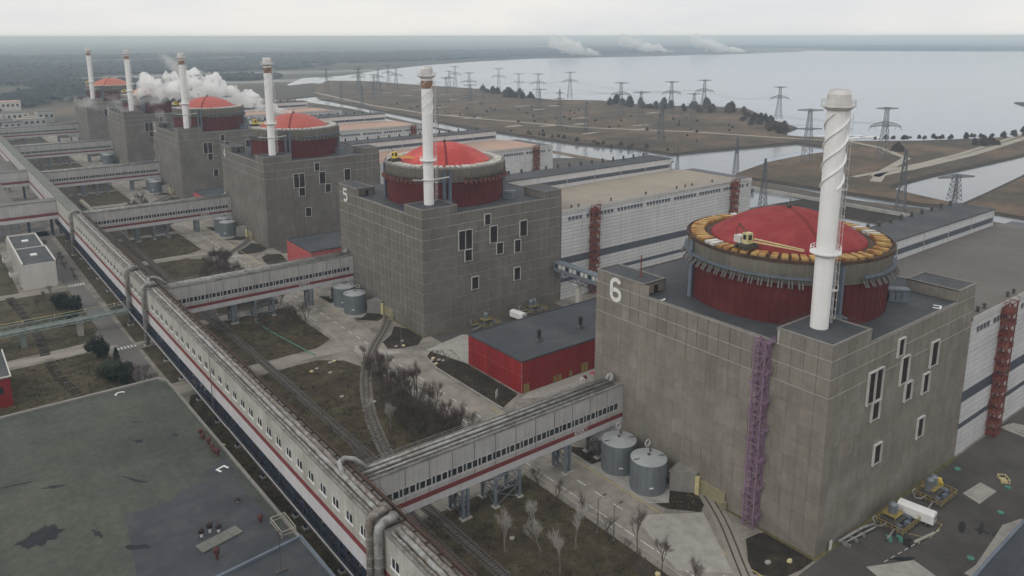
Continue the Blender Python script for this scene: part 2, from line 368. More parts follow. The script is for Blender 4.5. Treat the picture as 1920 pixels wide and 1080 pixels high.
for u,y in YU.items():
    lawn.sheet([(-74,y+67),(-28,y+67),(-28,y+136),(-33,y+152),(-40,y+158),(-74,y+158)],.02)
    lawn.sheet([(-74,y+61),(-74,y+14),(-36,y+14),(-28.4,y+19),(-28.4,y+61)],.02)
    if u==6: lawn.sheet([(-74,14),(-74,-80),(-36,-80),(-30,-40),(-28.4,19),(-36,14)],.0205)
    dark.sheet([(-17.3,y+136),(-13,y+141.5),(-6.8,y+141.3),(1.0,y+138),(-1.3,y+125.6),(-2.2,y+96.8),(-17.6,y+96.4),(-18.8,y+107)] if 0 else [(-11.2,y+128),(-9,y+138),(-5,y+141.3),(1,y+137.8),(-1.3,y+125.6),(-1.8,y+97),(-11.2,y+92.5)],.02)
    dark.sheet([(-3.5,y+16),(-9,y+9),(-14.7,y+5),(-16.2,y-1.5),(-13,y-4),(-6,y-5),(-1,y-.4),(-.3,y+10)] if u!=6 else [(-2,y+12),(-6,y+12.5),(-14.9,y+5.4),(-11,y+.5),(-5.6,y-.4),(-.4,y-.4),(-.3,y+11)],.02)
    dark.sheet([(-.5,y+54),(-11.6,y+66),(-11.6,y+56),(-12,y+36),(-11,y+30),(-5.8,y+24.6),(-3,y+26),(-.5,y+30)],.02)
struct('lawn',lawn,'soil_grass')
mb=MB(); mb.sheet([(-84.6,-120),(-75,-120),(-75,157),(-82,157),(-84.6,150)],.022); mb.sheet([(-84.6,169),(-74,169),(-74,205),(-85,205)],.022); mb.sheet([(-85.5,212),(-74,212),(-74,400),(-84.5,400)],.022); struct('under_gallery_ground',mb,'soil_grass')
mb=MB(); ribbon(mb,[(-86.6,-40),(-86.9,60),(-86.2,120),(-86.4,158)],2.2,.026); struct('wall_foot_path',mb,'path')
struct('soil_bed',dark,'soil_dark')
dry.sheet([(-150,219),(-98,222),(-93.5,235),(-94.5,292),(-150,297)],.02); dry.sheet([(-150,211),(-100,212),(-93.2,200),(-92.8,165),(-150,163)],.02)
dry.sheet([(-150,300),(-112,301),(-112,395),(-150,395)],.022)
struct('dry_lawn',dry,'lawn_dry')
paths=MB()
ribbon(paths,[(-150,217.5),(-123,216.6),(-99.5,215),(-92,211)],4.6,.03); ribbon(paths,[(-86.4,210.2),(-74,210)],1.6,.03)
ribbon(paths,[(-150,298.8),(-112,298.6),(-92,298.2)],1.6,.03)
ribbon(paths,[(-76,163),(-60,164.5),(-44,163.5),(-27,161)],5.0,.03); ribbon(paths,[(-76,64),(-50,64.5),(-27,64)],4.2,.03)
ribbon(paths,[(-90,163.2),(-76,163.2)],6,.031)
for u in (5,4,3,2): ribbon(paths,[(-76,YU[u]+163),(-44,YU[u]+163.5),(-27,YU[u]+161)],5.,.03)
struct('footpath',paths,'path')
pale=MB()
pale.prism([(-19,33),(-5.6,24.2),(-17.5,7.4),(-26,15)],-.1,.034); pale.prism([(-13,54.5),(-3.2,53.5),(-3.2,36),(-9,31.5),(-13.2,34.3)],-.1,.12)
for u in (5,4,3,2): 
    y=YU[u]; pale.prism([(-13,y+54.5),(-3.2,y+53.5),(-3.2,y+36),(-9,y+31.5),(-13.2,y+34.3)],-.1,.12)
    pale.prism([(-24,y+8),(-21,y+2),(-18,y-1),(-14,y-7),(-20,y-6),(-27,y+3)],-.1,.034)
pale.prism([(2,96),(30,96),(30,90),(3,90.5),(-3,94)],-.1,.034); pale.prism([(-1,124.3),(-6,143),(12,147),(22,138),(22,126)],-.1,.034)
pale.prism([(50.1,-8.6),(58.6,-9.2),(57.5,-13.2),(48.6,-12.9)],-.1,.034); pale.prism([(6,-8),(16,-13),(14,-20),(4,-14)],-.1,.034)
pale.prism([(20,-21.1),(24.6,-21.5),(44,-19.4),(50,-21),(46,-24),(20,-24.4)],-.1,.034)
struct('pale_concrete_apron',pale,'pale_patch')
kerbs=MB()
for poly in ([(-26.6,-130),(-26.6,61),],[(-26.6,67),(-26.6,158)],[(-12.6,66),(-12.6,95)],[(-12.4,30),(-12.4,92)],[(-26.6,168),(-26.6,205)],[(-26.6,215),(-26.6,310)],[(-12.5,184),(-12.5,245)]):
    ribbon(kerbs,poly,.0,0) if 0 else kerbs.box(poly[0][0]-.15,poly[0][0]+.15,poly[0][1],poly[1][1],0,.14)
b=[(-11.2,92.3),(-11.2,128),(-9,138.2),(-5,141.5),(1.2,138)]
for p,q in zip(b,b[1:]): kerbs.beam((*p,.07),(*q,.07),.3,.16)
struct('kerb',kerbs,'kerb')
mk=MB(); my=MB(); y=-125
while y<940:
    if not (50<y<68): mk.sheet([(-19.7,y),(-19.4,y),(-19.4,y+3),(-19.7,y+3)],.021)
    y+=6.2
y=-125
while y<300:
    if y<148 or y>190: mk.sheet([(-24.7,y),(-24.45,y),(-24.45,y+4),(-24.7,y+4)],.021)
    y+=4.6
my.sheet([(-13.7,-125),(-13.4,-125),(-13.4,95),(-13.7,95)],.021); my.sheet([(-13.7,190),(-13.4,190),(-13.4,400),(-13.7,400)],.021)
for k in range(6): mk.sheet([(-24.5+k*1.5,69.5),(-23.7+k*1.5,69.5),(-23.7+k*1.5,73),(-24.5+k*1.5,73)],.022)
for k in range(6): mk.sheet([(-92+k*1.1,208),(-91.4+k*1.1,208),(-91.4+k*1.1,210.6),(-92+k*1.1,210.6)],.024)
for k in range(6): mk.sheet([(-93.5+k*1.1,296.5),(-92.9+k*1.1,296.5),(-92.9+k*1.1,300),(-93.5+k*1.1,300)],.024)
for k in range(9): mk.sheet([(10.5+k*2.4,-9.6-.25*k),(11.8+k*2.4,-9.73-.25*k),(11.8+k*2.4,-9.58-.25*k),(10.5+k*2.4,-9.45-.25*k)],.024)
for p,q in (((23.9,-7.8),(26.2,-11.8)),((26.2,-11.8),(33.5,-11.1)),((33.5,-11.1),(33,-6.5))): my.beam((*p,.024),(*q,.024),.16,.01)
struct('road_marking',mk,'mark_white'); struct('yellow_marking',my,'mark_yellow')
oil=MB()
def blob(mb,x,y,a,b,th,z,n=18,j=.35):
    c,s=math.cos(th),math.sin(th); P=[]
    for k in range(n):
        t=2*math.pi*k/n; r=1+rnd.uniform(-j,j); u,v=a*r*math.cos(t),b*r*math.sin(t); P.append((x+u*c-v*s,y+u*s+v*c))
    mb.sheet(P,z)
blob(oil,36,-14.2,2.6,.7,.35,.03,j=.15); blob(oil,38.5,-17,2.6,.5,.2,.03); blob(oil,38,-17.5,.9,1.3,.3,.031); blob(oil,14.5,-11.4,2.4,.6,-.5,.03); blob(oil,39,-20.3,1.6,.9,.1,.03,j=.1); blob(oil,21,-9.5,2.2,.8,.35,.03)
struct('oil_stain',oil,'oil')
mb=MB()
for i in range(60):
    x=rnd.uniform(620,700); y=372-(x-620)*.3+rnd.uniform(-22,26); blob(mb,x,y,rnd.uniform(3,12),rnd.uniform(1.5,4),rnd.uniform(-.6,.2),-.40+.004*i)
for i in range(40):
    x=rnd.uniform(300,350); y=330+rnd.uniform(-30,45); blob(mb,x,y,rnd.uniform(2,8),rnd.uniform(1,3),rnd.uniform(-.5,.5),.04+.003*i)
o=link('foam',mb.mesh('foam','foam')); o['kind']='stuff'; 
# haze: air around the whole place
A('moss',(.13,.112,.052),.35,.5,.97)
mb=MB()
for u,y in YU.items():
    mb.sheet([(-.9,y-.9),(0,y-.9),(0,y+22),(-.9,y+22)],.05); mb.sheet([(0,y-.9),(66,y-.9),(66,y),(0,y)],.051); mb.sheet([(-.9,y+37),(0,y+37),(0,y+66),(-.9,y+66)],.05)
struct('wall_foot_strip',mb,'moss')
A('straw',(.115,.092,.052),.3,.3,.97); A('green_blade',(.045,.052,.024),.3,.3,.97); A('dead_leaf',(.085,.045,.028),.3,.5,.97)
gt=MB(); gr=random.Random(9)
def tufts(P,n):
    xs=[p[0] for p in P];ys=[p[1] for p in P]; k=0
    while k<n:
        x=gr.uniform(min(xs),max(xs));y=gr.uniform(min(ys),max(ys)); k+=1
        d=mnoise.noise(Vector((x*.13,y*.13,0)))+.6*mnoise.noise(Vector((x*.5,y*.5,3)))
        if not pin(x,y,P): continue
        mi=0 if d>.12 else 1 if d<-.25 else 2
        if abs(d)<.1 and gr.random()<.6: continue
        a=gr.uniform(0,3.14); w_=gr.uniform(.15,.4); h=gr.uniform(.08,.3) if mi<2 else .05; c,s_=math.cos(a)*w_,math.sin(a)*w_
        gt.add([(x-c,y-s_,.03),(x+c,y+s_,.03),(x+gr.uniform(-.3,.3),y+gr.uniform(-.3,.3),.03+h)],[(0,1,2)],mi)
def pin(x,y,P):
    c=False;n=len(P)
    for i in range(n):
        x1,y1=P[i];x2,y2=P[(i+1)%n]
        if (y1>y)!=(y2>y) and x<(x2-x1)*(y-y1)/(y2-y1)+x1: c=not c
    return c
for u,n in ((6,1.),(5,.55),(4,.3)):
    y=YU[u]; tufts([(-74,y+67),(-28,y+67),(-28,y+136),(-33,y+152),(-40,y+158),(-74,y+158)],int(16000*n)); tufts([(-74,y+61),(-74,y-40 if u==6 else y+14),(-36,y-40 if u==6 else y+14),(-28.4,y+19),(-28.4,y+61)],int(15000*n))
    tufts([(-11.2,y+128),(-9,y+138),(-5,y+141),(1,y+137.8),(-1.3,y+125.6),(-1.8,y+97),(-11.2,y+92.5)],int(2500*n)); tufts([(-.5,y+54),(-11.6,y+66),(-11.6,y+56),(-12,y+36),(-11,y+30),(-5.8,y+24.6),(-3,y+26),(-.5,y+30)],int(2500*n))
tufts([(-84.6,-20),(-75,-20),(-75,157),(-82,157),(-84.6,150)],9000); tufts([(-150,219),(-98,222),(-93.5,235),(-94.5,292),(-150,297)],8000); tufts([(-130,211),(-100,212),(-93.2,200),(-92.8,165),(-130,163)],9000)
o=link('grass',gt.mesh('grass',['straw','green_blade','dead_leaf'])); o['kind']='stuff'
# ------------------------------------------------------------------ rail tracks
def track(name,label,pts,bed='ballast',wd=3.2,slp=True,group=None):
    root=thing(name,label,'railway track',group=group)
    P=[]
    for (a,b) in zip(pts,pts[1:]):
        a=Vector(a);b=Vector(b); n=max(1,int((b-a).length/4))
        for k in range(n): P.append(a.lerp(b,k/n))
    P.append(Vector(pts[-1]))
    for _ in range(6): P=[P[0]]+[(P[i-1]+P[i]*2+P[i+1])/4 for i in range(1,len(P)-1)]+[P[-1]]
    mb=MB(); ribbon(mb,P,wd,.045); part('track_bed',mb,bed,root)
    for sgn in (-1,1):
        l,r=strip(P,1.56); Q=l if sgn<0 else r; mb=MB(); ribbon(mb,Q,.20,.23); ribbon(mb,Q,.24,.06)
        l2,r2=strip(Q,.2)
        n=len(Q); mb.add([(x,y,.05) for x,y in l2]+[(x,y,.229) for x,y in l2],[(i,i+1,n+i+1,n+i) for i in range(n-1)]); mb.add([(x,y,.05) for x,y in r2]+[(x,y,.229) for x,y in r2],[(i,i+1,n+i+1,n+i) for i in range(n-1)])
        part('rail',mb,'rail_steel',root)
    if slp:
        mb=MB(); acc=0
        for a,b in zip(P,P[1:]):
            d=(b-a); L=d.length; d=d.normalized(); nrm=Vector((-d.y,d.x)); k=0
            while acc<L:
                c=a+d*acc; p=c-nrm*1.3; q=c+nrm*1.3; mb.beam((p.x,p.y,.07),(q.x,q.y,.07),.28,.12); acc+=.9
            acc-=L
        part('sleepers',mb,'sleeper',root,stuff=True)
track('railway_track','long straight railway track running beside the long covered gallery',[(-55,-60),(-55.3,60),(-55.3,160),(-55.2,420),(-55.5,930)])
track('railway_track','second railway track west of the long straight one, converging under the near side gallery',[(-61,-60),(-61,40),(-60.3,64),(-57.5,84),(-55.6,100)])
track('railway_track','outer railway siding along the foot of the long gallery beyond the second side gallery',[(-55.4,200),(-58,230),(-60.2,270),(-60.4,420),(-60.5,900)])
for u in (6,5,4,3):
    y=YU[u]
    lab={6:'spur track leaving the yellow portal of the block marked 6 in a pale concrete strip',5:'curved spur track from the yellow portal of the block marked 5 crossing the road',4:'spur track from the yellow portal of the block marked 4',3:'spur track at the third block from the far end'}[u]
    track('railway_track',lab,[(1.5,y+29.5),(-.9,y+22.6),(-10,y+13.2),(-19.3,y+3.3),(-32.3,y-14.6),(-43.5,y-38.2),(-51.5,y-63),(-55,y-86)] if u!=6 else [(1.5,29.5),(-.9,22.6),(-10,13.4),(-19.3,2),(-30,-14),(-43,-38)],
      bed='path' if u==6 else 'sleeper',wd=3.8,slp=(u in(5,4)))
# ------------------------------------------------------------------ reactor blocks
PM={}
def panel_mesh(axis,matn,gap,w=3.,h=4.,t=.16):
    k=(axis,matn,gap,w,h)
    if k not in PM:
        mb=MB(); a=w/2-gap/2; b=h/2-gap/2; e=.03
        if axis=='x': mb.box(0,t,-a,a,-b,b)
        else: mb.box(-a,a,0,t,-b,b)
        PM[k]=mb.mesh('concrete_panel',matn)
    return PM[k]
WIN=[(27.3,30,37.9,42),(44.3,47.9,30.8,37),(29.8,33.2,30.5,37),(41.7,44.7,24.8,29.7),(32.9,36,25.6,30),(15.4,18.3,30,37.3),(18.5,21.4,30,37.3),(18.1,21.3,25.4,29.7),(41.5,44.6,13.4,18.5),(21.1,24.2,13.8,18.6)]
CX,CY,ZR=29.72,30.14,44.
def reactor(u,singles):
    root=thing('reactor_block','','reactor building',(0,YU[u],0),'reactor blocks in a row')
    cm='concrete6' if u==6 else 'concrete5'; jm='mortar'
    wb=MB(); wb.box(.16,65.84,.16,65.84,-.5,43.9); wb.box(.16,14.84,.16,12.34,43.9,47.1); wb.box(.16,7.8,50,65.84,43.9,46.9); wb.box(57,65.84,.16,12.3,43.9,46.9); wb.box(57,65.84,55,65.84,43.9,46.9)
    part('wall',wb,jm if u!=4 else 'mortar_dark',root)
    side=MB()
    for (x0,x1,y0,y1,z0,z1) in ((66.0,66.16,0,66,-.5,44.2),(0,66,66,66.16,-.5,44.2),(14.85,15.1,0,12.4,44.3,47.3),(0.2,15,12.35,12.6,44.3,47.3),(0.2,8,49.7,49.99,44.3,47.1),(7.81,8.05,49.7,66,44.3,47.1),(56.7,56.99,0.2,12.5,44.3,47.1),(57,66,12.31,12.55,44.3,47.1),(56.7,66,54.7,54.99,44.3,47.1),(56.7,56.99,55,66,44.3,47.1)):
        part('blank_wall',MB().box(x0,x1,y0,y1,z0,z1),cm,root)
    trim=MB()
    for (x0,x1,y0,y1,z) in ((-.06,.45,12.6,50,44),(15.1,57,-.06,.45,44),(65.6,66.2,12.6,55,44),(8,57,65.6,66.2,44),
        (-.06,.4,-.06,12.6,47.1),(.4,15.1,-.06,.4,47.1),(14.7,15.1,.4,12.6,47.1),(.4,14.7,12.2,12.6,47.1),
        (-.06,.4,49.7,66.2,46.9),(.4,8,49.7,50.1,46.9),(7.7,8.05,50.1,66.2,46.9),(.4,7.7,65.8,66.2,46.9),
        (56.7,66.2,-.06,.4,46.9),(56.7,57.1,.4,12.5,46.9),(57.1,66.2,12.2,12.55,46.9),(65.8,66.2,.4,12.2,46.9)):
        trim.box(x0,x1,y0,y1,z,z+.38)
    part('parapet',trim,'concrete_trim',root)
    rf=MB(); rf.box(.46,65.6,.46,65.6,43.9,44.12); rf.box(.41,14.7,.41,12.2,47.05,47.2); rf.box(.41,7.7,50.1,65.8,46.85,47.); rf.box(57.1,65.8,.41,12.2,46.85,47.); rf.box(57.1,65.6,55,65.6,46.85,47.)
    part('roof',rf,'roof_dark',root)
    # facade panels: 22 x 11 on each of the two faces in view
    spec=[]
    for r in range(12):
        for c in range(22):
            zc=r*4+2.
            if r<11 or c<4 or c>=16: spec.append(('x',(0,c*3+1.5,zc if r<11 else 44+1.55),r))
            if r<11 or c<5 or c>=19: spec.append(('y',(c*3+1.5,0,zc if r<11 else 44+1.55),r))
    rest={}
    pr=random.Random(u)
    if singles:
        key=(lambda s:(s[0]!='x',-s[1][2])) if u==6 else (lambda s:(s[0]!='y',-s[1][2]))
        spec.sort(key=key)
    for i,(ax,p,r) in enumerate(spec):
        gap=(.24 if r>=9 else .21) if u==5 else .12 if r>=9 else .035 if pr.random()<.85 else .09
        if r==11: me=panel_mesh(ax,cm,gap,3.,3.1)
        else: me=panel_mesh(ax,cm,gap)
        off=pr.uniform(-.018,.022)
        q=(p[0]-off,p[1],p[2]) if ax=='x' else (p[0],p[1]-off,p[2])
        if singles and i<300: link('concrete_panel',me,root,q)
        else:
            mb=rest.setdefault('a',MB()); mb.add([(v.co.x+q[0],v.co.y+q[1],v.co.z+q[2]) for v in me.vertices],[tuple(f.vertices) for f in me.polygons])
    for mb in rest.values(): part('concrete_panelling',mb,cm,root,stuff=True)
    # pipes of light belt lines
    bl=MB()
    for z in (44.0,40.0,36.0): bl.box(-.10,-.03,0,66,z-.05,z+.05); bl.box(0,66,-.10,-.03,z-.05,z+.05)
    part('belt_line',bl,'mortar',root)
    # hooded windows
    for (x0,x1,z0,z1) in WIN:
        f=MB(); t=.17; d=-.55
        f.box(x0-t,x0,d,0,z0-t,z1+t); f.box(x1,x1+t*.7,d,0,z0-t,z1+t); f.box(x0,x1,d,0,z1,z1+t); f.box(x0,x1,-.25,0,z0-t,z0)
        wnd=part('window',f,'frame_white',root)
        pn=MB(); pn.box(x0,x1,-.1,-.04,z0,z1)
        for k in range(int((z1-z0)/.55)): pn.box(x0,x1,-.16,-.101,z0+.15+k*.55,z0+.3+k*.55)
        part('louvre',pn,'louvre_dark',wnd)
    # containment
    d=MB(); d.lathe([(23.3,ZR),(23.3,53.9)],96,CX,CY); part('containment_drum',d,'red_drum',root,smooth=True)
    d=MB()
    for k in range(72):
        t=2*math.pi*k/72; d.beam((CX+23.32*math.cos(t),CY+23.32*math.sin(t),ZR),(CX+23.32*math.cos(t),CY+23.32*math.sin(t),53.7),.09)
    d.lathe([(23.3,ZR+4.6),(23.36,ZR+4.62),(23.36,ZR+4.7),(23.3,ZR+4.72)],96,CX,CY); part('drum_seam',d,'red_drum',root)
    d=MB(); d.lathe([(23.3,53.7),(23.75,53.75),(23.75,58.6),(24.0,58.75)],96,CX,CY); part('cornice_band',d,'cornice',root,smooth=True)
    d=MB(); d.lathe([(23.9,58.6),(24.25,58.65),(24.25,59.35),(23.9,59.4),(23.8,59.0)],96,CX,CY); part('cornice_rim',d,'rust' if u==6 else 'concrete_trim',root)
    d=MB(); d.lathe([(23.95,59.0),(18.2,59.0),(18.2,58.9)],96,CX,CY); part('gutter_floor',d,'rust' if u==6 else 'concrete_trim',root)
    prof=[]
    for k in range(15):
        t=k/14; prof.append((18.2*(1-t) if k<14 else .02,59.0+7.1*(1-(1-t)**2)))
    prof=[(18.2,58.9)]+[(r,59.3+6.8*(1-(r/18.2)**2)) for r in [18.2,17.6,16.5,15,13,11,9,7,5,3,1.2,.02]]
    d=MB(); d.lathe(prof,96,CX,CY); part('dome',d,'red_dome6',root,smooth=True)
    zd=lambda r:59.3+6.8*(1-(r/18.2)**2)
    an=math.atan2(-104+45-CY*0-30,-60) if 0 else math.radians(239)
    d=MB(); rr=[18.1-k*1.2 for k in range(16)]+[0]
    for sgn in (1,-1):
        for a,b in zip(rr,rr[1:]):
            if a<=0: break
            ca,sa=math.cos(an)*sgn,math.sin(an)*sgn; q=.45
            d.add([(CX+a*ca-q*sa,CY+a*sa+q*ca,zd(a)+.05),(CX+a*ca+q*sa,CY+a*sa-q*ca,zd(a)+.05),(CX+b*ca+q*sa,CY+b*sa-q*ca,zd(b)+.05),(CX+b*ca-q*sa,CY+b*sa+q*ca,zd(b)+.05)],[(0,1,2,3)])
    part('dome_walkway',d,'dome_strip',root)
    d=MB(); d.box(CX-.4,CX+.4,CY-.4,CY+.4,66.0,66.9); d.beam((CX,CY,66.9),(CX+.3,CY,68.3),.14); d.beam((CX-.8,CY,66.6),(CX+.8,CY,66.6),.16); part('dome_finial',d,'strut_dark',root)
    # anchor covers round the gutter: each a slab of its own
    n=64
    cv=MB(); cv.add([(19.9,-.62,0),(19.9,.62,0),(23.1,.74,0),(23.1,-.74,0),(19.9,-.62,.75),(19.9,.62,.75),(23.1,.74,.62),(23.1,-.74,.62)],[(0,3,2,1),(4,5,6,7),(0,1,5,4),(1,2,6,5),(2,3,7,6),(3,0,4,7)])
    cme=cv.mesh('anchor_cover','cover_yellow' if u==6 else 'cover_pale'); pr2=random.Random(11+u)
    skip={47,49,51,53} if u==6 else {40,46,52,9}
    for k in range(n):
        t=2*math.pi*(k+.5)/n
        if k in skip and u==6: continue
        o=link('anchor_cover',cme,root,(CX,CY,59.05+pr2.uniform(-.05,.08)),(0,0,t+pr2.uniform(-.012,.012)))
        if u==6 and (k in (28,29,57,58,60) or (8<k<15 and pr2.random()<.4)): o.material_slots[0].link='OBJECT'; o.material_slots[0].material=MATS['cover_pale']
    # tendon struts under the cornice
    st=MB(); st.tube([(23.7,-.36,55.2),(25.3,-.36,53.2)],.2,7); st.tube([(23.7,.36,55.2),(25.3,.36,53.2)],.2,7); st.box(23.6,24.4,-.6,.7,54.9,55.2)
    sm='strut_grey' if u in(6,4,3,2,1) else 'strut_rust'
    sme=st.mesh('tendon_strut',sm)
    brk=MB()
    for k in range(72):
        t=2*math.pi*k/72; dg=math.degrees(t)%360
        if 222<dg<254 or 40<dg<50 or 130<dg<140: continue
        link('tendon_strut',sme,root,(CX,CY,0),(0,0,t))
    lg=MB(); 
    for k in range(96):
        t=2*math.pi*k/96; t2=2*math.pi*(k+1)/96; dg=math.degrees(t)
        if 222<dg<254: continue
        lg.beam((CX+24.2*math.cos(t),CY+24.2*math.sin(t),55.3),(CX+24.2*math.cos(t2),CY+24.2*math.sin(t2),55.3),.9,.35)
        if k%4==0: lg.beam((CX+24.5*math.cos(t),CY+24.5*math.sin(t),55.3),(CX+24.5*math.cos(t),CY+24.5*math.sin(t),56.4),.12)
    part('ledge_walkway',lg,'blue_grey' if u!=5 else 'strut_dark',root)
    for dg in (148,236,241,52,330):
        t=math.radians(dg); c,s=math.cos(t),math.sin(t); w_=1.0 if dg in(236,241) else 1.3
        p0=Vector((CX+23.9*c,CY+23.9*s,ZR)); part('buttress',MB().beam(p0,p0+Vector((0,0,14.4)),w_,1.0),'blue_grey',root)
    # small air units against the drum
    for (x,y,a) in ((17.5,9.3,58),(47,10.0,-48)):
        q=MB(); t=math.radians(a); 
        q.box(-2.2,2.2,-1.1,1.1,0,.5); 
        for k in range(3):
            q.box(-2+k*1.4,-.8+k*1.4,-.9,.9,.5,2.2)
        for sx in (-2.2,2.2): q.beam((sx,-1.1,0),(sx,-1.1,3.0),.12); q.beam((sx,1.1,0),(sx,1.1,3.0),.12)
        q.box(-2.4,2.4,-1.3,1.3,3.0,3.12)
        o=part('air_unit',q,['steel_bluegrey'],root,(x,y,44.12)); o.rotation_euler=(0,0,t)
    # penthouse door and drain pipe
    q=MB(); q.box(3.8,5.2,49.62,49.7,44.2,46.2); part('door',q,'louvre_dark',root)
    q=MB(); q.box(-.1,.1,49.55,49.75,44,47.2) if 0 else q.box(.1,.45,49.55,49.69,43.9,47); part('drain_pipe',q,'blue_grey',root)
    # handrail at stack block
    q=MB()
    for (a,b) in (((14.9,.3),(14.9,12.4)),((.3,12.4),(14.9,12.4))):
        n_=6
        for k in range(n_+1):
            x=a[0]+(b[0]-a[0])*k/n_; y=a[1]+(b[1]-a[1])*k/n_; q.beam((x,y,47.4),(x,y,48.4),.08)
        q.beam((*a,48.4),(*b,48.4),.08); q.beam((*a,47.9),(*b,47.9),.06)
    part('handrail',q,'strut_dark',root)
    # portal for the spur track: yellow frame in the near wall face
    q=MB(); q.box(-.5,-.01,22.4,23.0,-.2,3.6); q.box(-.5,-.01,23.0,29.5,3.1,3.7); pf=part('portal_frame',q,'portal_door',root)
    q=MB(); q.box(-.22,-.02,23.0,29.5,-.1,3.1); part('portal_door',q,'portal_door',pf)
    return root
RB={}
RB[6]=reactor(6,True); RB[6]['label']='nearest reactor block, numbered 6, with yellow slabs round its red dome'
RB[5]=reactor(5,True); RB[5]['label']='reactor block numbered 5 with bright red dome in a white ring'; recolor(RB[5],'red_dome6','red_dome5')
RB[4]=reactor(4,False); RB[4]['label']='reactor block numbered 4 with plain brown-grey walls, steam rising just behind its dome'; recolor(RB[4],'red_dome6','red_dome4')
for u,l in ((3,'third reactor block from the far end, its red dome beside a pale pillar of steam'),(2,'second reactor block from the far end, half hidden by drifting steam'),(1,'farthest reactor block of the row, its orange dome small in the haze')):
    RB[u]=dup(RB[4],(0,YU[u],0),l); recolor(RB[u],'red_dome6','red_dome4'); recolor(RB[u],'red_dome4','red_dome4' if u==3 else 'dome_orange')
def arc(cx,cy,rx,ry,a0,a1,n=14): return [(cx+rx*math.cos(math.radians(a0+(a1-a0)*k/n)),cy+ry*math.sin(math.radians(a0+(a1-a0)*k/n))) for k in range(n+1)]
DIG={6:[arc(0,1.35,1.15,1.55,28,180)+[(-1.15,.2)]+[(-1.15,-.9)]+arc(0,-1.2,1.15,1.35,180,360)[1:]+[(1.15,-.9)]+arc(0,-.9,1.15,1.1,0,150)],
 5:[[(1.2,2.5),(-.95,2.5),(-1.05,.35)]+arc(0,-.85,1.2,1.45,128,-140)],4:[[(.5,-2.6),(.5,2.6),(-1.35,-1.0),(1.4,-1.0)]],
 3:[arc(0,1.25,1.1,1.25,150,-80)+arc(0,-1.25,1.2,1.35,80,-150)],2:[arc(0,1.3,1.15,1.3,165,-20)+[(-1.2,-2.4),(1.3,-2.4)]],1:[[(-.9,1.5),(.2,2.5),(.2,-2.6)]]}
for u in YU:
    q=MB()
    for pl in DIG[u]: ribbon(q,[(x*1.32,y) for x,y in pl],1.08,0)
    o=link('number',q.mesh('number','mark_bright'),RB[u],(-.12,60.2 if u!=6 else 59.1,43.1),(R(90),0,R(-90)))
# ------------------------------------------------------------------ vent stacks
def stack():
    root=thing('vent_stack','','chimney',(7.8,7.7,47.2),'white ventilation stacks')
    q=MB(); q.lathe([(1.85,0),(1.9,14),(2.05,46.6)],40); part('shaft',q,'white_paint',root,smooth=True)
    for s in range(3):
        q=MB(); N=60
        P=[]
        for k in range(N+1):
            t=k/N; a=2*math.pi*(t*1.2+s/3); z=30+15.2*t; r=1.965+.065*t
            P.append((a,z,r))
        vs_=[];fs=[]
        for a,z,r in P:
            c,sn=math.cos(a),math.sin(a); 
            vs_+= [(r*c,r*sn,z-.09),((r+.38)*c,(r+.38)*sn,z-.07),((r+.38)*c,(r+.38)*sn,z+.07),(r*c,r*sn,z+.09)]
        for k in range(N):
            for j in range(4): fs.append((4*k+j,4*k+(j+1)%4,4*k+4+(j+1)%4,4*k+4+j))
        q.add(vs_,fs); part('helical_fin',q,'white_paint',root)
    def platform(z,ri,ro,name,m):
        q=MB(); q.lathe([(ri,z-.9),(ro-.25,z-.15),(ro,z-.1),(ro,z+.18),(ri,z+.2)],36)
        p=part(name,q,m,root)
        q=MB(); n=18
        for k in range(n):
            t=2*math.pi*k/n; t2=2*math.pi*(k+1)/n; a=((ro-.1)*math.cos(t),(ro-.1)*math.sin(t)); b=((ro-.1)*math.cos(t2),(ro-.1)*math.sin(t2))
            q.beam((*a,z),(*a,z+1.25),.08); q.beam((*a,z+1.25),(*b,z+1.25),.08); q.beam((*a,z+.7),(*b,z+.7),.05)
        part('railing',q,m,p)
    platform(16.4,1.9,3.1,'collar_platform','white_paint'); platform(46.6,2.05,3.3,'top_platform','white_worn')
    q=MB(); q.lathe([(2.1,46.5),(2.2,47.2),(2.25,49.0),(1.75,49.9),(1.6,49.9),(1.6,47)],36); part('cap',q,'white_worn',root)
    q=MB(); q.lathe([(1.6,48.8),(.02,48.8)],24); part('flue_mouth',q,'louvre_dark',root)
    q=MB(); a=R(-35); c,s=math.cos(a),math.sin(a)
    for dx in (-.3,.3):
        q.beam((2.5*c-dx*s,2.5*s+dx*c,1),(2.5*c-dx*s,2.5*s+dx*c,46),.07)
    for k in range(90): q.beam((2.5*c-.3*s,2.5*s+.3*c,1+k*.5),(2.5*c+.3*s,2.5*s-.3*c,1+k*.5),.05)
    for k in range(22):
        z=2+k*2; P=[(2.5*c+.75*math.cos(a+t),2.5*s+.75*math.sin(a+t),z) for t in (-1.5,-.75,0,.75,1.5)]
        for p,r in zip(P,P[1:]): q.beam(p,r,.06)
    for dt in (-1,0,1): q.beam((2.5*c+.75*math.cos(a+dt),2.5*s+.75*math.sin(a+dt),2),(2.5*c+.75*math.cos(a+dt),2.5*s+.75*math.sin(a+dt),45),.05)
    part('ladder',q,'white_worn',root)
    for z in (8,29.5): 
        q=MB(); q.box(2.2*c-.7,2.2*c+1.0,2.2*s-.7,2.2*s+.7,z,z+.15); q.beam((2.2*c+1,2.2*s-.7,z),(2.2*c+1,2.2*s-.7,z+1.2),.08); q.beam((2.2*c+1,2.2*s+.7,z),(2.2*c+1,2.2*s+.7,z+1.2),.08); q.beam((2.2*c+1,2.2*s-.7,z+1.2),(2.2*c+1,2.2*s+.7,z+1.2),.08); part('landing',q,'white_worn',root)
    return root
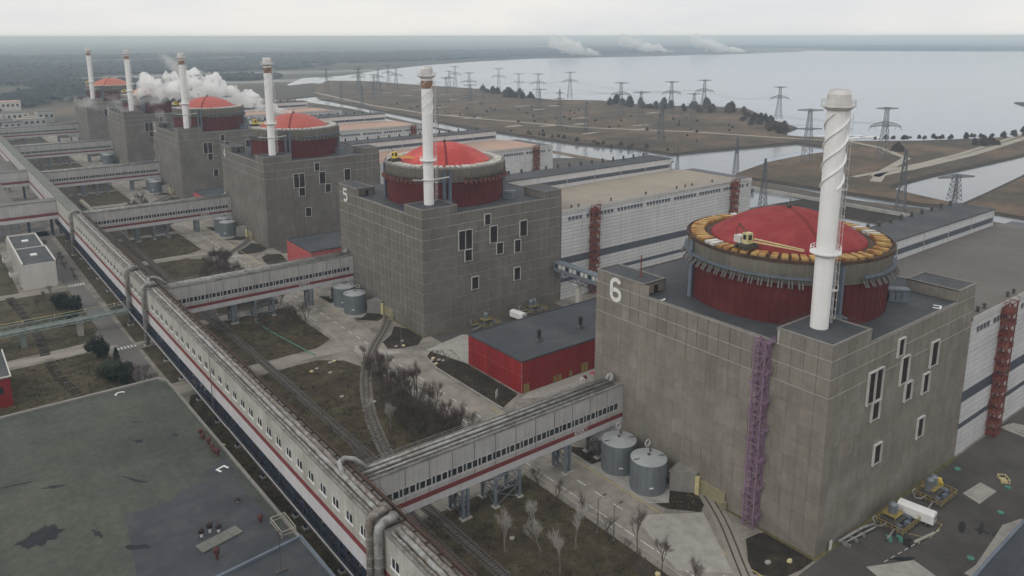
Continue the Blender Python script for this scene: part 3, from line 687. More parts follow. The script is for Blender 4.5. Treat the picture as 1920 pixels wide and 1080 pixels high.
ST={6:stack()}; ST[6]['label']='nearest white ventilation stack with spiral fins on the block marked 6'
for u in (5,4,3,2,1):
    ST[u]=dup(ST[6],(7.8,YU[u]+7.7,47.2),'white stack with rusty band near its top on the '+UN[u])
    for ch in ST[u].children:
        if ch.name.startswith('helical_fin'): ch.scale=(.935,.935,1); ch.location=(0,0,2.5)
    q=MB(); q.lathe([(2.08,42.2),(2.09,45.0)],32); part('rust_band',q,'rust_band',ST[u],smooth=True)
    q=MB()
    for t in (R(190),R(330)):
        q.beam((1.9*math.cos(t),1.9*math.sin(t),9.2),(7.5*math.cos(t),7.5*math.sin(t),10),.35)
    q.lathe([(1.95,8.9),(2.3,9),(2.3,9.4),(1.95,9.5)],24); part('outrigger_arm',q,'white_worn',ST[u])
# roof cranes beside the domes
def roof_crane():
    root=thing('roof_crane','','crane',(9.2,27.6,59.95),'small yellow cranes parked on the dome rings')
    q=MB(); q.box(-1.7,1.7,-1.2,1.2,.35,1.1); q.box(-2.2,2.2,-1.6,-1.0,0,.8); q.box(-2.2,2.2,1.0,1.6,0,.8); part('chassis',q,'strut_dark',root)
    q=MB(); q.box(-.9,.9,-1.0,.5,1.1,3.6); cab=part('cab',q,'yellow_pale',root)
    q=MB(); q.box(-.91-.03,-.91,-.7,.2,2.1,3.2); q.box(-.5,.5,-1.06,-1.01,2.0,3.2); part('window',q,'glass_dark',cab)
    q=MB(); q.box(-1.4,.6,.6,2.6,1.1,2.7); part('engine_housing',q,'cover_pale',root)
    q=MB(); 
    for s in (-.35,.35):
        q.beam((s+.9,-1.0,1.6),(s*.5+7.5,-9.8,.55),.16); q.beam((s+.9,-1.0,2.3),(s*.5+7.5,-9.8,.9),.12)
    for k in range(9):
        t=k/9; t2=(k+1)/9; P=lambda t,s,z:(s*(1-.5*t)+.9+6.6*t,-1-8.8*t,z)
        q.beam(P(t,-.35,1.6-1.05*t),P(t2,.35,1.6-1.05*t2),.08); q.beam(P(t,.35,2.3-1.4*t),P(t2,-.35,2.3-1.4*t2),.08); q.beam(P(t,.35,1.6-1.05*t),P(t,.35,2.3-1.4*t),.07)
    part('boom',q,'yellow_pale',root)
    q=MB(); q.beam((-.4,.2,3.6),(-1.0,1.6,5.6),.14); q.beam((.4,.2,3.6),(-1.0,1.6,5.6),.14); q.beam((-1,1.6,5.6),(-.9,2.4,2.7),.1); part('gantry',q,'strut_dark',root)
    return root
cr_=roof_crane(); cr_['label']='yellow cab crawler crane with its boom lying along the ring of dome 6'
cr_.rotation_euler=(0,0,R(-9.5))
for u in (5,4,3,2,1):
    c=dup(cr_,(8.7,YU[u]+33.8,59.95),'small yellow crane on the ring of the '+UN[u],rotz=R(10)); recolor(c,'yellow_pale','yellow_bright')
# roof markers, mast
def cmark(name,loc,rz,label,s=1.,square=False):
    q=MB()
    if square: q.box(-1.2,1.2,-.9,-.5,0,.12); q.box(-1.2,-.8,-.5,.9,0,.12); q.box(.8,1.2,-.5,.9,0,.12)
    else:
        n=10
        for k in range(n):
            t=math.pi*(1.1*k/n)-.15; t2=math.pi*(1.1*(k+1)/n)-.15
            q.beam((1.2*math.cos(t),1.0*math.sin(t),.06),(1.2*math.cos(t2),1.0*math.sin(t2),.06),.4,.12)
    return single('roof_marking',q,'white_paint',label,'roof marker',loc,rotz=rz)
cmark('m',(1.3,45.6,44.2),R(150),'white curved marker on the roof edge beside the 6 penthouse')
cmark('m',(49.4,1.7,44.2),R(20),'white u-shaped marker near the right roof edge of block 6',square=True)
q=MB(); q.tube([(0,0,0),(0,0,5.5)],.16,6); q.box(-.5,.5,-.5,.5,0,.15); single('roof_mast',q,'stair_red','thin red mast on the penthouse roof behind the painted 6','mast',(5.2,55.5,47.0))

# ------------------------------------------------------------------ stair towers
def lattice_stair(root,w,d,H,step,m,plat='x'):
    po=MB()
    for x in (-w/2,w/2):
        for y in (-d/2,d/2): po.beam((x,y,0),(x,y,H),.24)
    part('post',po,m,root)
    br=MB(); fl=MB(); n=int(H/step)
    for k in range(n):
        z=k*step; z2=z+step
        for (a,b) in (((-w/2,-d/2),(w/2,-d/2)),((-w/2,d/2),(w/2,d/2)),((-w/2,-d/2),(-w/2,d/2)),((w/2,-d/2),(w/2,d/2))):
            br.beam((*a,z),(*b,z2),.10); br.beam((*b,z),(*a,z2),.10); br.beam((*a,z2),(*b,z2),.16); br.beam((*a,z+step/2),(*b,z+step/2),.09)
        e=.9
        [fl.box((-w/2-e) if k%2==0 else w/2,(-w/2) if k%2==0 else w/2+e,yy_-.12,yy_+.12,z2-.12,z2+.05) for yy_ in (-d/2,-d/4,0,d/4,d/2)]
        s=1 if k%2 else -1
        fl.beam((s*w/2*.9,-d/4,z+.1),(-s*w/2*.9,-d/4,z2),.45,.1); 
        x=-w/2-e if k%2==0 else w/2+e
        for y in (-d/2,d/2): fl.beam((x,y,z2),(x,y,z2+1.1),.08)
        fl.beam((x,-d/2,z2+1.1),(x,d/2,z2+1.1),.08); fl.beam((x,-d/2,z2+1.1),(x*.5,-d/2,z2+1.1),.07)
    part('bracing',br,m,root); part('stair_flight',fl,m,root)
t=thing('stair_tower','mauve lattice stair tower up the left face of block 6','stair tower',(-1.25,14.8,0),'lattice stair towers',rotz=R(90)); lattice_stair(t,2.6,2.0,44.6,3.4,'stair_purple')
def hall_stair(label,loc,H=38.5):
    t=thing('stair_tower',label,'stair tower',loc,'lattice stair towers'); lattice_stair(t,3.4,2.2,H,3.2,'stair_red')
    me=MB().box(-1.75,1.75,-1.15,1.15,.2,1.2).mesh('landing_screen','stair_red')
    for k in range(int(H/3.2)): link('landing_screen',me,t,(0,0,k*3.2))
    return t
hs=hall_stair('red lattice fire stair on the white hall wall right of block 6',(86.8,-1.3,0))
for u,xs in ((6,(181,)),(5,(84.3,180)),(4,(84.3,180)),(3,(180,))):
    for x in xs: 
        lab='red fire stair on the hall of the %s, %s end'%(UN[u],'near' if x<100 else 'far')
        dup(hs,(x,YU[u]-1.3,0),lab)
# ------------------------------------------------------------------ turbine halls
def hall(u,indiv):
    root=thing('turbine_hall','','turbine hall',(0,YU[u],0),'long turbine halls')
    b=MB(); b.box(66.3,194.8,.16,36.5,-.4,37.4); part('wall',b,'panel_joint',root)
    rows=[(z,z+1.5) for z in [k*1.5 for k in range(25)]]
    BAND=lambda z:(7.5<=z<9.5) or (15<=z<17.6); 
    rest=MB(); n=0
    for c in range(11):
        x0=66.4+c*11.7; x1=x0+11.7
        for (z0,z1) in rows:
            if 7.4<z0<9 or 14.9<z0<17.9: continue
            me_k=('hall',)
            if me_k not in PM: PM[me_k]=MB().box(.07,11.63,-.0,.18,.08,1.42).mesh('wall_panel','panel_white')
            off=rnd.uniform(-.02,.02)
            if indiv: link('wall_panel',PM[me_k],root,(x0,off,z0)); n+=1
            else: rest.box(x0+.07,x1-.07,off,off+.18,z0+.08,z0+1.42)
    if not indiv: part('wall_panelling',rest,'panel_white',root,stuff=True)
    g=MB()
    for (z0,z1) in ((7.5,9),(15,18)):
        g.box(66.4,194.6,.06,.15,z0,z1)
        for k in range(86): g.box(66.6+k*1.5,66.68+k*1.5,.0,.06,z0,z1)
    part('window_band',g,'hall_band',root)
    g=MB()
    for k in range(60): 
        if k%9!=4: g.box(70+k*2.05,71.5+k*2.05,-.06,-.02,33.4,34.9)
    part('vent_window',g,'hall_band',root)
    rf=MB(); rf.add([(66.2,-.25,37.4),(194.9,-.25,37.4),(194.9,36.5,37.4),(66.2,36.5,37.4),(66.2,-.25,37.9),(178,-.25,38.4),(178,36.5,38.4),(66.2,36.5,37.9),(194.9,-.25,36.6),(194.9,36.5,36.6)],
        [(4,5,6,7),(0,5,4),(0,8,5),(5,8,9,6),(0,4,7,3),(3,7,6),(3,6,9)])
    part('roof',rf,'roof_tan',root)
    e=MB(); e.box(66.2,178,-.35,-.26,37.2,38.5); e.beam((178,-.3,38.0),(195,-.3,36.3),.1,1.0); part('eaves',e,'white_wall',root)
    # raised deaerator bay behind the hall roof
    d=MB(); d.box(66.4,176,36.6,50.3,-.3,44.4); bay=part('raised_bay',d,'panel_white',root)
    d=MB(); d.box(66.2,176.2,36.3,50.6,44.4,44.75); part('bay_roof',d,'roof_dark',bay)
    d=MB(); d.box(67,175.5,36.5,36.58,39.8,41.6); d.box(176.02,176.1,38,49.5,39.8,41.6); part('bay_window_band',d,'hall_band',bay)
    d=MB()
    for k in range(7): part('pilaster',MB().box(66.4+k*18,66.65+k*18,36.45,36.6,38,44.4),'white_wall',bay)
    cw_=MB().lathe([(.5,0),(.5,1.3),(.8,1.4),(.05,2.1)],8).mesh('roof_cowl','strut_dark')
    for k in range(14): link('roof_cowl',cw_,bay,(70+k*7.6,49.2,44.7))
    return root
TH={}
TH[6]=hall(6,True); TH[6]['label']='white panelled turbine hall at the right edge behind block 6 with grey roof'; recolor(TH[6],'roof_tan','roof_grey')
TH[5]=hall(5,True); TH[5]['label']='white panelled turbine hall with tan roof between blocks 5 and 6'
TH[4]=hall(4,False); TH[4]['label']='turbine hall with pinkish roof seen past the dome of block 5'; recolor(TH[4],'roof_tan','roof_pink')
for u in (3,2,1):
    TH[u]=dup(TH[4],(0,YU[u],0),'pale turbine hall behind the '+UN[u]); recolor(TH[u],'roof_tan','roof_tan')
q=MB(); q.lathe([(.25,0),(.25,.7),(.5,.8),(.5,1.1),(.1,1.4)],10); q.box(-.35,.35,-.35,.35,0,.2); cowl=q.mesh('roof_cowl','strut_dark')
for u in (5,6):
    for x in (73,77,96,139,145,150,165,(92 if u==6 else 118)):
        tag(link('roof_cowl',cowl,None,(x,YU[u]+1.4,38.0+.3*(x-66)/112)),'dark ventilator cowl along the near roof edge of the hall beside block %d'%u,'ventilator','ventilator cowls on the hall roofs')
# glazed footbridge between blocks 5 and 6
t=thing('link_bridge','glazed grey footbridge joining blocks 5 and 6 on a white pier','footbridge',(64,66,0))
q=MB(); q.box(-1.8,1.8,.3,87,13.6,17.4); part('deck_box',q,'steel_bluegrey',t)
for k in range(40):
    q=MB(); q.box(-1.86,-1.81,1+k*2.15,2.5+k*2.15,15.2,16.8); part('window',q,'white_worn' if k%3 else 'glass_dark',t)
q=MB()
for k in range(28): q.beam((-1.9,1+k*3.05,13.5),(-1.9,2.5+k*3.05,11.6),.15); q.beam((-1.9,2.5+k*3.05,11.6),(-1.9,4.05+k*3.05,13.5),.15)
q.box(-2,-1.8,.5,86.8,11.5,11.7); q.box(1.8,2,.5,86.8,11.5,11.7); part('truss',q,'steel_navy',t)
q=MB(); q.box(-.8,.8,73,75,0,11.4); q.box(-2.2,2.2,72.6,75.4,10.6,11.45); q.box(-.8,.8,30,32,0,11.4); part('pier',q,'white_wall',t)

# ------------------------------------------------------------------ red switchgear buildings
def red_building(y0,u):
    root=thing('red_building','','building',(0,y0,0),'red clad buildings beside the blocks')
    b=MB(); b.box(-.8,58,.2,28.3,-.3,10.2); part('wall',b,'red_seam',root)
    me={}
    def pan(ax,a,z,w,h):
        k=('red',ax,round(w,2),round(h,2))
        if k not in PM:
            q=MB(); 
            (q.box(-.14,0,.08,w-.08,.07,h-.07) if ax=='x' else q.box(.08,w-.08,-.14,0,.07,h-.07)); PM[k]=q.mesh('cladding_panel','red_panel')
        link('cladding_panel',PM[k],root,(-.8,a,z) if ax=='x' else (a,.2,z))
    doors=[(-.1,2.0,2.9),(12,13.4,2.2),(14,15.4,2.2),(18.8,20,2.2),(24,27,3.2),(37,38.2,2.2),(41,43,2.8)]
    for k in range(10):
        for z,h in ((0,5.6),(5.6,4.7)): pan('x',.2+k*2.81,z,2.81,h)
    for k in range(20):
        for z,h in ((0,5.6),(5.6,4.7)): pan('y',-.8+k*2.94,z,2.94,h)
    for (a,b_,h) in doors:
        q=MB(); q.box(a,b_,.0,.05,-.05,h); dd=part('door',q,'yellow_paint',root); q=MB(); q.box((a+b_)/2-.04,(a+b_)/2+.04,-.03,0,0,h); part('door_joint',q,'louvre_dark',dd)
    e=MB(); e.box(-1.0,58.1,-.02,.35,10.2,10.75); e.box(-1.0,-.6,.35,28.2,10.2,10.75); e.box(-1.0,58.1,28.2,28.5,10.2,10.75); e.box(57.8,58.1,.35,28.2,10.2,10.75); part('parapet',e,'louvre_dark' if 0 else 'roof_dark',root)
    r=MB(); r.box(-.6,57.8,.35,28.2,10.15,10.5); part('roof',r,'roof_dark',root)
    return root
B6=red_building(96.2,6); B6['label']='long dark red clad building with yellow doors between blocks 5 and 6'
for u in (5,4,3):
    b=dup(B6,(0,YU[u]+96.2,0),'faded red clad building beyond the %s'%UN[u]); recolor(b,'red_panel','red_faded')
def roof_vent(loc,label,g='black roof ventilators on the red building'):
    t=thing('roof_ventilator',label,'ventilator',loc,g)
    q=MB(); q.box(-1.0,1.0,-.8,.8,0,1.0); part('base',q,'strut_grey',t)
    q=MB(); q.lathe([(.55,1),(.5,2.8)],10); q.lathe([(.5,2.6),(.75,2.9),(.75,3.5),(.3,4.2),(.02,4.2)],10); part('cowl',q,'louvre_dark',t)
    q=MB()
    for s in (-1,1): q.beam((s*.9,-.7,.9),(s*.2,0,2.9),.1); q.beam((s*.9,.7,.9),(s*.2,0,2.9),.1)
    part('stay',q,'strut_dark',t)
roof_vent((13.8,105.5,10.5),'black roof ventilator nearer the left corner of the red building'); roof_vent((32.6,106,10.5),'black roof ventilator on the red building near block 6')
roof_vent((34,96.2+153.5+10,10.5),'roof ventilator on the faded red building behind block 5')
# ------------------------------------------------------------------ side galleries
def lattice_tower(root,x0,x1,y0,y1,H,m,pads=True,leg=.45):
    q=MB()
    C4=[(x0,y0),(x1,y0),(x1,y1),(x0,y1)]
    for a in C4: q.beam((*a,0),(*a,H),leg)
    n=max(2,int(H/3.4)); s=H/n
    for a,b in zip(C4,C4[1:]+C4[:1]):
        for k in range(n):
            z=k*s; q.beam((*a,z),(*b,z+s),.16); q.beam((*b,z),(*a,z+s),.16); q.beam((*a,z+s),(*b,z+s),.2)
    t=part('support_tower',q,m,root)
    if pads:
        q=MB()
        for a in C4: q.box(a[0]-.8,a[0]+.8,a[1]-.8,a[1]+.8,-.1,.35)
        part('footing',q,'pale_concrete',t)
WPM={}
def side_gallery(u):
    y0=0.; y1=5.6
    root=thing('side_gallery','','covered gallery',(0,YU[u]+55.4,0),'covered side galleries')
    b=MB(); b.box(-75.3,-.05,y0,y1,10.5,18.2); part('wall',b,'gallery_wall',root)
    b=MB(); b.box(-75.3,-.05,y0-.03,y1+.03,7.6,9.35); part('lower_wall',b,'gallery_pale',root)
    b=MB(); b.box(-75.3,-.05,y0-.06,y1+.06,9.35,10.5); part('stripe',b,'stripe_red',root)
    b=MB(); b.box(-75.2,-.1,y0+.2,y1-.2,18.2,18.35)
    b.box(-75.2,-.1,y0-.12,y0+.2,18.2,18.75); b.box(-75.2,-.1,y1-.2,y1+.12,18.2,18.75); part('roof',b,'gallery_roof',root)
    for (yy,r,z) in ((y0+1.2,.26,18.85),(y0+2.6,.4,18.95),(y0+4.0,.42,19.0)):
        q=MB(); q.tube([(-75,yy,z),(-40,yy,z),(-2.5,yy,z)],r,10); part('pipe',q,'lagging',root,smooth=True)
    q=MB()
    for k in range(25):
        x=-74+k*3; q.box(x,x+.25,y0+.4,y1-.5,18.35,18.6); q.beam((x,y1-.1,18.7),(x,y1-.1,19.8),.07); q.beam((x,y0+.02,18.7),(x,y0+.02,19.5),.05)
    q.beam((-75,y1-.1,19.8),(-1,y1-.1,19.8),.07); q.beam((-75,y1-.1,19.3),(-1,y1-.1,19.3),.05)
    part('handrail',q,'lagging',root)
    q=MB(); q.tube([(-2.5,y0+2.4,19),(-1.6,y0+2.4,20.2),(-1.2,y0+3.2,20.4),(-1.6,y0+3.8,20.0),(-2.5,y0+3.8,19)],.55,10); part('pipe_bend',q,'lagging',root,smooth=True)
    if 'w' not in WPM:
        for nme,w_ in (('w',1.15),('n',.55)):
            q=MB(); q.box(0,w_,-.07,-.03,12.1,13.75); WPM[nme]=q.mesh('window','glass_dark')
        q=MB(); q.box(-.1,1.28,-.10,-.02,11.95,12.1); q.box(-.1,1.28,-.10,-.02,13.75,13.85); q.box(1.15,1.28,-.1,-.02,12.1,13.75); WPM['f']=q.mesh('window_frame','frame_white')
    x=-70.5;k=0
    while x<-3:
        n_=(k%3==2); wd=.55 if n_ else 1.15
        o=link('window',WPM['n' if n_ else 'w'],root,(x,0,0)); 
        if not n_: link('window_frame',WPM['f'],o,(0,0,0))
        x+=wd+.42; k+=1
    q=MB(); q.box(-71,-2.5,-.09,-.02,11.55,11.8); part('sill',q,'gallery_pale',root)
    q=MB(); q.box(-7.5,-.06,.3,5.3,4.6,7.58); part('service_box',q,'gallery_pale',root)
    q=MB()
    for k in range(12):
        x=-72+k*6; q.beam((x,.2,7.5),(x+3,.2,7.3),.1)
        q.tube([(x,-.07,10.6),(x,-.07,18.1)],.05,5)
    part('conduit',q,'strut_grey',root)
    lattice_tower(root,-42.4,-35.3,-.6,4.6,7.4,'steel_bluegrey',leg=.6)
    lattice_tower(root,-51.2,-49.9,0,5.2,7.4,'steel_bluegrey',leg=.6)
    lattice_tower(root,-20,-18.6,0,4.6,7.4,'steel_bluegrey',leg=.6)
    lattice_tower(root,-8.3,-7.5,.5,4.6,4.6,'strut_grey',leg=.25)
    return root
SG={6:side_gallery(6)}; SG[6]['label']='nearest covered side gallery running to the foot of block 6'
for u in (5,4,3,2,1): SG[u]=dup(SG[6],(0,YU[u]+55.4,0),'covered side gallery running to the '+UN[u])
for u in (6,5,4):
    me=text_mesh('БЛОК %d'%u,1.25,.02,.03); me.materials.append(MATS['mark_white']); link('lettering',me,SG[u],(-15 if u!=5 else -22,-.10,9.93),(R(90),0,0))
q=MB(); q.tube([(0,0,0),(0,0,9.5)],.07,5); 
# ------------------------------------------------------------------ main gallery
GX0,GX1=-81.5,-76.4; Y0,Y1=-60,940
mg=thing('main_gallery','long cream covered gallery with red stripe and rusty pipes on its roof','covered gallery',(0,0,0))
b=MB(); b.box(GX0,GX1,Y0,400,13.0,20.4); part('wall',b,'gallery_cream',mg)
b=MB(); b.box(GX0-.05,GX1+.05,Y0,400,11.2,13.0); part('stripe',b,'stripe_red',mg) if 0 else None
b=MB(); b.box(GX0-.06,GX1+.06,Y0,Y1,11.6,12.9); part('stripe',b,'stripe_red',mg)
b=MB(); b.box(GX0-.02,GX1+.02,Y0,Y1,8.2,11.6); part('lower_wall',b,'gallery_pale',mg)
b=MB(); b.box(GX0,GX1,400,Y1,12.9,20.4); b.box(GX0+.0,GX1,Y0,400,12.9,13.0); part('far_wall',b,'gallery_wall',mg)
b=MB(); b.box(GX0-.15,GX1+.15,352,Y1,20.4,20.8); part('far_roof',b,'gallery_roof_green',mg)
b=MB(); b.box(GX0-.15,GX0+.5,Y0,352,20.4,20.75); b.box(GX0+.5,GX1+.1,Y0,352,20.4,20.5); part('roof',b,'gallery_roof',mg)
q=MB(); q.box(GX1-.25,GX1+.15,Y0,352,20.5,21.3); q.beam((GX1-.6,Y0,21.7),(GX1-.6,352,21.7),.16); q.beam((GX1-1.2,Y0,20.8),(GX1-1.2,352,20.8),.2); part('rusty_rail',q,'rust',mg)
for (x,r,m) in ((-79.7,.55,'lagging'),(-78.5,.55,'lagging_brown'),(-80.8,.28,'lagging_brown')):
    for (a,b_) in ((Y0,34.8),(41.2,204.4),(209.8,229.2),(234.6,350)):
        P=[(x+rnd.uniform(-.08,.08),y,21.05+rnd.uniform(-.08,.06)) for y in [a+(b_-a)*k/40 for k in range(41)]]
        q=MB(); q.tube(P,r,8); part('pipe',q,m if a!=Y0 and a!=41.2 or r<.5 else ('lagging' if x<-79 else m),mg,smooth=True)
q=MB()
for k in range(100):
    y=Y0+4*k+1; q.box(GX0+.6,GX1-.2,y,y+.3,20.5,20.75)
    if k%3==0: q.beam((GX1-.1,y,21.2),(GX1-.1,y,22.2),.08)
q.beam((GX1-.1,Y0,22.2),(GX1-.1,345,22.2),.07)
part('pipe_bearer',q,'rust',mg)
q=MB(); q.box(-.08,-.02,0,.95,15.2,16.9); wm=q.mesh('window','glass_dark')
q=MB(); q.box(-.07,0,-.5,3.0,14.6,15.1); q.box(-.07,0,1.0,1.25,15.2,16.9); q.box(-.05,0,2.25,2.6,15.1,16.9); fm=q.mesh('window_surround','white_paint')
k=0; y=-46.
while y<345:
    if not (33<y<42 or 203<y<211 or 229<y<235):
        a=link('window',wm,mg,(GX0,y,0)); link('window_surround',fm,a,(0,0,0)); link('window',wm,mg,(GX0,y+1.3,0))
    y+=5.95
# lattice truss and legs under the gallery
q=MB()
for x in (GX0+.3,GX1-.3):
    q.beam((x,Y0,3.7),(x,420,3.7),.35); q.beam((x,Y0,8.0),(x,420,8.0),.4)
    yy=Y0
    while yy<418: q.beam((x,yy,3.7),(x,yy+2,8.0),.22); q.beam((x,yy+2,8.0),(x,yy+4,3.7),.22); q.beam((x,yy+2,3.7),(x,yy+2,8),.18); q.beam((x,yy,5.8),(x,yy+4,5.8),.16); yy+=4
yy=Y0
while yy<418: q.beam((GX0+.3,yy,3.7),(GX1-.3,yy,3.7),.2); q.beam((GX0+.3,yy,3.7),(GX1-.3,yy+4,3.7),.14); yy+=4
part('truss',q,'steel_navy',mg)
lm=MB(); lm.box(-.35,.35,-.35,.35,0,8.1); lm=lm.mesh('leg','steel_navy')
fm2=MB(); fm2.box(-.75,.75,-.75,.75,-.1,.5); fm2=fm2.mesh('footing','pale_concrete')
xb=MB(); 
for (a,b_) in ((0,4),(4,8)): xb.beam((0,0,a+.3),(4.4,0,b_),.2); xb.beam((4.4,0,a+.3),(0,0,b_),.2); xb.beam((0,0,b_),(4.4,0,b_),.22)
xb=xb.mesh('leg_brace','steel_navy')
for y in (-30,-10,18,38,56,74,79.5,99.5,118,135,152,170,188,214,236,258,280,302,322,342,362,384,404):
    for x in (-81,-76.7):
        o=link('leg',lm,mg,(x,y,0)); link('footing',fm2,o,(0,0,0))
    link('leg_brace',xb,mg,(-81.1,y,0))
# thin pipes slung along the outside
q=MB(); q.tube([(-83.2,Y0,6.2),(-83.2,118,6.2),(-83.2,119,6.0),(-83.2,345,6.0)],.10,6)
part('outer_pipe',q,'gallery_pale',mg)
yy=Y0+3; me=MB().beam((-83.4,0,5.85),(-81,0,5.85),.09).mesh('pipe_bracket','steel_navy')
while yy<345: link('pipe_bracket',me,mg,(0,yy,0)); yy+=6
q=MB(); q.tube([(-82.4,Y0,4.2),(-82.4,345,4.2)],.12,5); q.tube([(-82.4,Y0,5.2),(-82.4,345,5.2)],.1,5); part('cable_run',q,'strut_grey',mg)
# big lagged pipes stepping over the gallery
def pipe_arch(y,label,brown=False):
    t=thing('pipe_loop',label,'pipe',(0,y,0),'lagged pipe loops over the long gallery')
    q=MB(); P=[(-82.6,0,.3),(-82.6,0,20.4),(-82.4,0,21.6),(-81.4,0,22.3),(-79.6,.3,22.3),(-78.7,1.0,21.9),(-78.5,2.5,21.2)]
    q.tube(P,.84,12); part('pipe',q,'lagging_brown' if brown else 'lagging',t,smooth=True)
    me=MB().lathe([(.84,0),(.89,.05),(.89,.15),(.84,.2)],12).mesh('band','lagging')
    for z in range(2,20,2): link('band',me,t,(-82.6,0,z))
    q=MB(); q.box(-83.8,-81.6,-1.0,1.0,-.1,.5); part('footing',q,'pale_concrete',t)
pipe_arch(36.6,'grey lagged pipe loop over the gallery nearest the camera, right of its brown twin'); pipe_arch(39.8,'brown lagged pipe loop just left of the grey one near the first side gallery',True)
pipe_arch(206.2,'grey lagged pipe loop dropping to the ground beside the road crossing'); pipe_arch(231.4,'lagged pipe loop over the gallery where the green pipe trestle meets it'); pipe_arch(352,'lagged pipe loop far along the gallery at its green roofed part')
# pipe crossing from the main gallery onto the first side gallery
for u in (6,5):
    q=MB(); q.tube([(-79.5,YU[u]+54.5,21.1),(-79.5,YU[u]+57.0,21.4),(-79.0,YU[u]+59.5,22.4),(-77.5,YU[u]+60.2,22.5),(-75.5,YU[u]+59.6,21.9),(-73.2,YU[u]+59.0,19.4)],.55,10)
    single('pipe_elbow',q,'lagging','bent lagged pipe onto the side gallery roof of the '+UN[u],'pipe',smooth=True,group='pipe elbows at the side galleries')
# ------------------------------------------------------------------ storage tanks, portal sheds
def tank(loc,label):
    t=thing('storage_tank',label,'tank',loc,'grey storage tanks')
    q=MB(); prof=[(4.3,.1),(4.3,3.6),(4.34,3.62),(4.34,3.75),(4.3,3.77),(4.3,7.9)]; q.lathe(prof,64); part('shell',q,'tank_steel',t)
    q=MB(); q.lathe([(4.36,7.85),(4.36,8.0),(4.2,8.02),(.02,8.75)],64); part('top',q,'tank_top',t)
    q=MB()
    for k in range(40):
        a=2*math.pi*k/40; q.beam((4.33*math.cos(a),4.33*math.sin(a),.1),(4.33*math.cos(a),4.33*math.sin(a),7.85),.07)
    part('seam',q,'tank_steel',t)
    q=MB(); q.beam((-3.9,1.2,8.25),(3.6,-1.8,8.3),.25,.1); q.lathe([(.4,8.6),(.4,9.0),(.01,9.1)],10); q.lathe([(.25,8.4),(.25,9.2),(.01,9.3)],8,1.8,1.2); part('vent',q,'strut_dark',t)
    q=MB(); x,y=3.2,3.3
    for dx in (-.3,.3): q.beam((x+dx,y,0),(x+dx,y,9.2),.07)
    for k in range(17): q.beam((x-.3,y,.4+k*.5),(x+.3,y,.4+k*.5),.05)
    for k in range(8):
        a=2*math.pi*k/8; b=2*math.pi*(k+1)/8; q.beam((x+.9*math.cos(a),y,9.2+.9*math.sin(a)),(x+.9*math.cos(b),y,9.2+.9*math.sin(b)),.16)
    part('ladder',q,'white_worn',t)
    q=MB(); q.add([(-3.0,-3.12,2.2),(-2.2,-3.7,2.2),(-2.2,-3.72,2.6),(-3.0,-3.13,2.6)],[(0,1,2,3)]); q.v=[(x*1.013,y*1.013,z) for x,y,z in q.v]; part('name_plate',q,'white_paint',t)
    q=MB(); q.lathe([(4.6,.0),(4.6,.16),(4.3,.16)],48); part('base_ring',q,'pale_concrete',t)
    return t
T1=tank((-7.6,49.2,.1),'grey steel tank under the end of the nearest side gallery'); 
T2=dup(T1,(-8.2,38.8,.1),'grey steel tank beside the concrete portal shed of block 6')
for u in (5,4,3,2):
    dup(T1,(-7.6,YU[u]+49.2,.1),'grey steel tank nearer the side gallery at the '+UN[u]); dup(T1,(-8.2,YU[u]+38.8,.1),'grey steel tank nearer the portal of the '+UN[u])
def shed(u):
    t=thing('portal_shed','concrete portal shed beside the tanks of the '+UN[u],'shed',(0,YU[u],0),'concrete portal sheds')
    q=MB(); q.prism([(-5.2,34.9),(-.05,36.0),(-.05,29.9),(-.5,29.8)],0,5.2) if 0 else q.prism([(-5.0,34.8),(-.05,36.2),(-.05,30.6),(-.9,30.2)],-.1,5.0); part('wall',q,'concrete_trim',t)
    q=MB(); q.prism([(-5.2,35.0),(-.04,36.4),(-.04,30.4),(-.9,29.95)],5.0,5.3); part('roof',q,'concrete_trim',t)
    q=MB(); q.prism([(-1.3,30.2),(-.5,30.5),(-.36,29.4),(-1.1,29.2)],-.1,4.6); part('yellow_post',q,'yellow_pale',t)
    q=MB(); q.prism([(-2.2,22.2),(-1.8,22.6),(-.52,22.2),(-.52,21.6)],-.1,2.0); part('kerb_block',q,'portal_door',t)
for u in (6,5,4,3): shed(u)

# ------------------------------------------------------------------ buildings at the left and in front
t=thing('flat_roof_building','low building with big mossy green flat roof in the lower left corner','building',(-90,100,0))
q=MB(); q.prism([(-46,56.6),(-.7,56.9),(1.0,54),(3,-60),(-60,-60),(-60,56.5)],-.3,7.4); part('wall',q,'concrete_trim',t)
q=MB(); q.prism([(-59.6,55.9),(-1.0,56.3),(.6,53.6),(2.4,-60),(-59.6,-60)],7.3,7.75); part('roof',q,'roof_green',t)
q=MB(); q.prism([(-60,56.3),(-60,57.3),(-.4,57.6),(1.2,54.2),(3.1,-60),(2.5,-60),(.65,53.9),(-.9,56.5)],7.2,8.25); part('parapet',q,'concrete_trim',t)
for i,P in enumerate(([(-24,-9),(-15,-9.5),(-12,-7),(-3.2,-6),(-.9,-8),(2.2,-60),(-36,-60),(-26.5,-30)],[(-7,-4),(0.3,2),(.9,-6),(-1,-8)])):
    q=MB(); q.sheet(P,7.756+.004*i); part('bitumen_patch',q,'roof_blue',t)
for z_ in ((-39.4,-6.4,3.9,3.0,.3,7.77,30,.26),(-30,-33,2.2,.8,0,7.77),(-44,54,3,.4,0,7.77)): q=MB(); blob(q,*z_); part('puddle',q,'puddle',t)
q=MB()
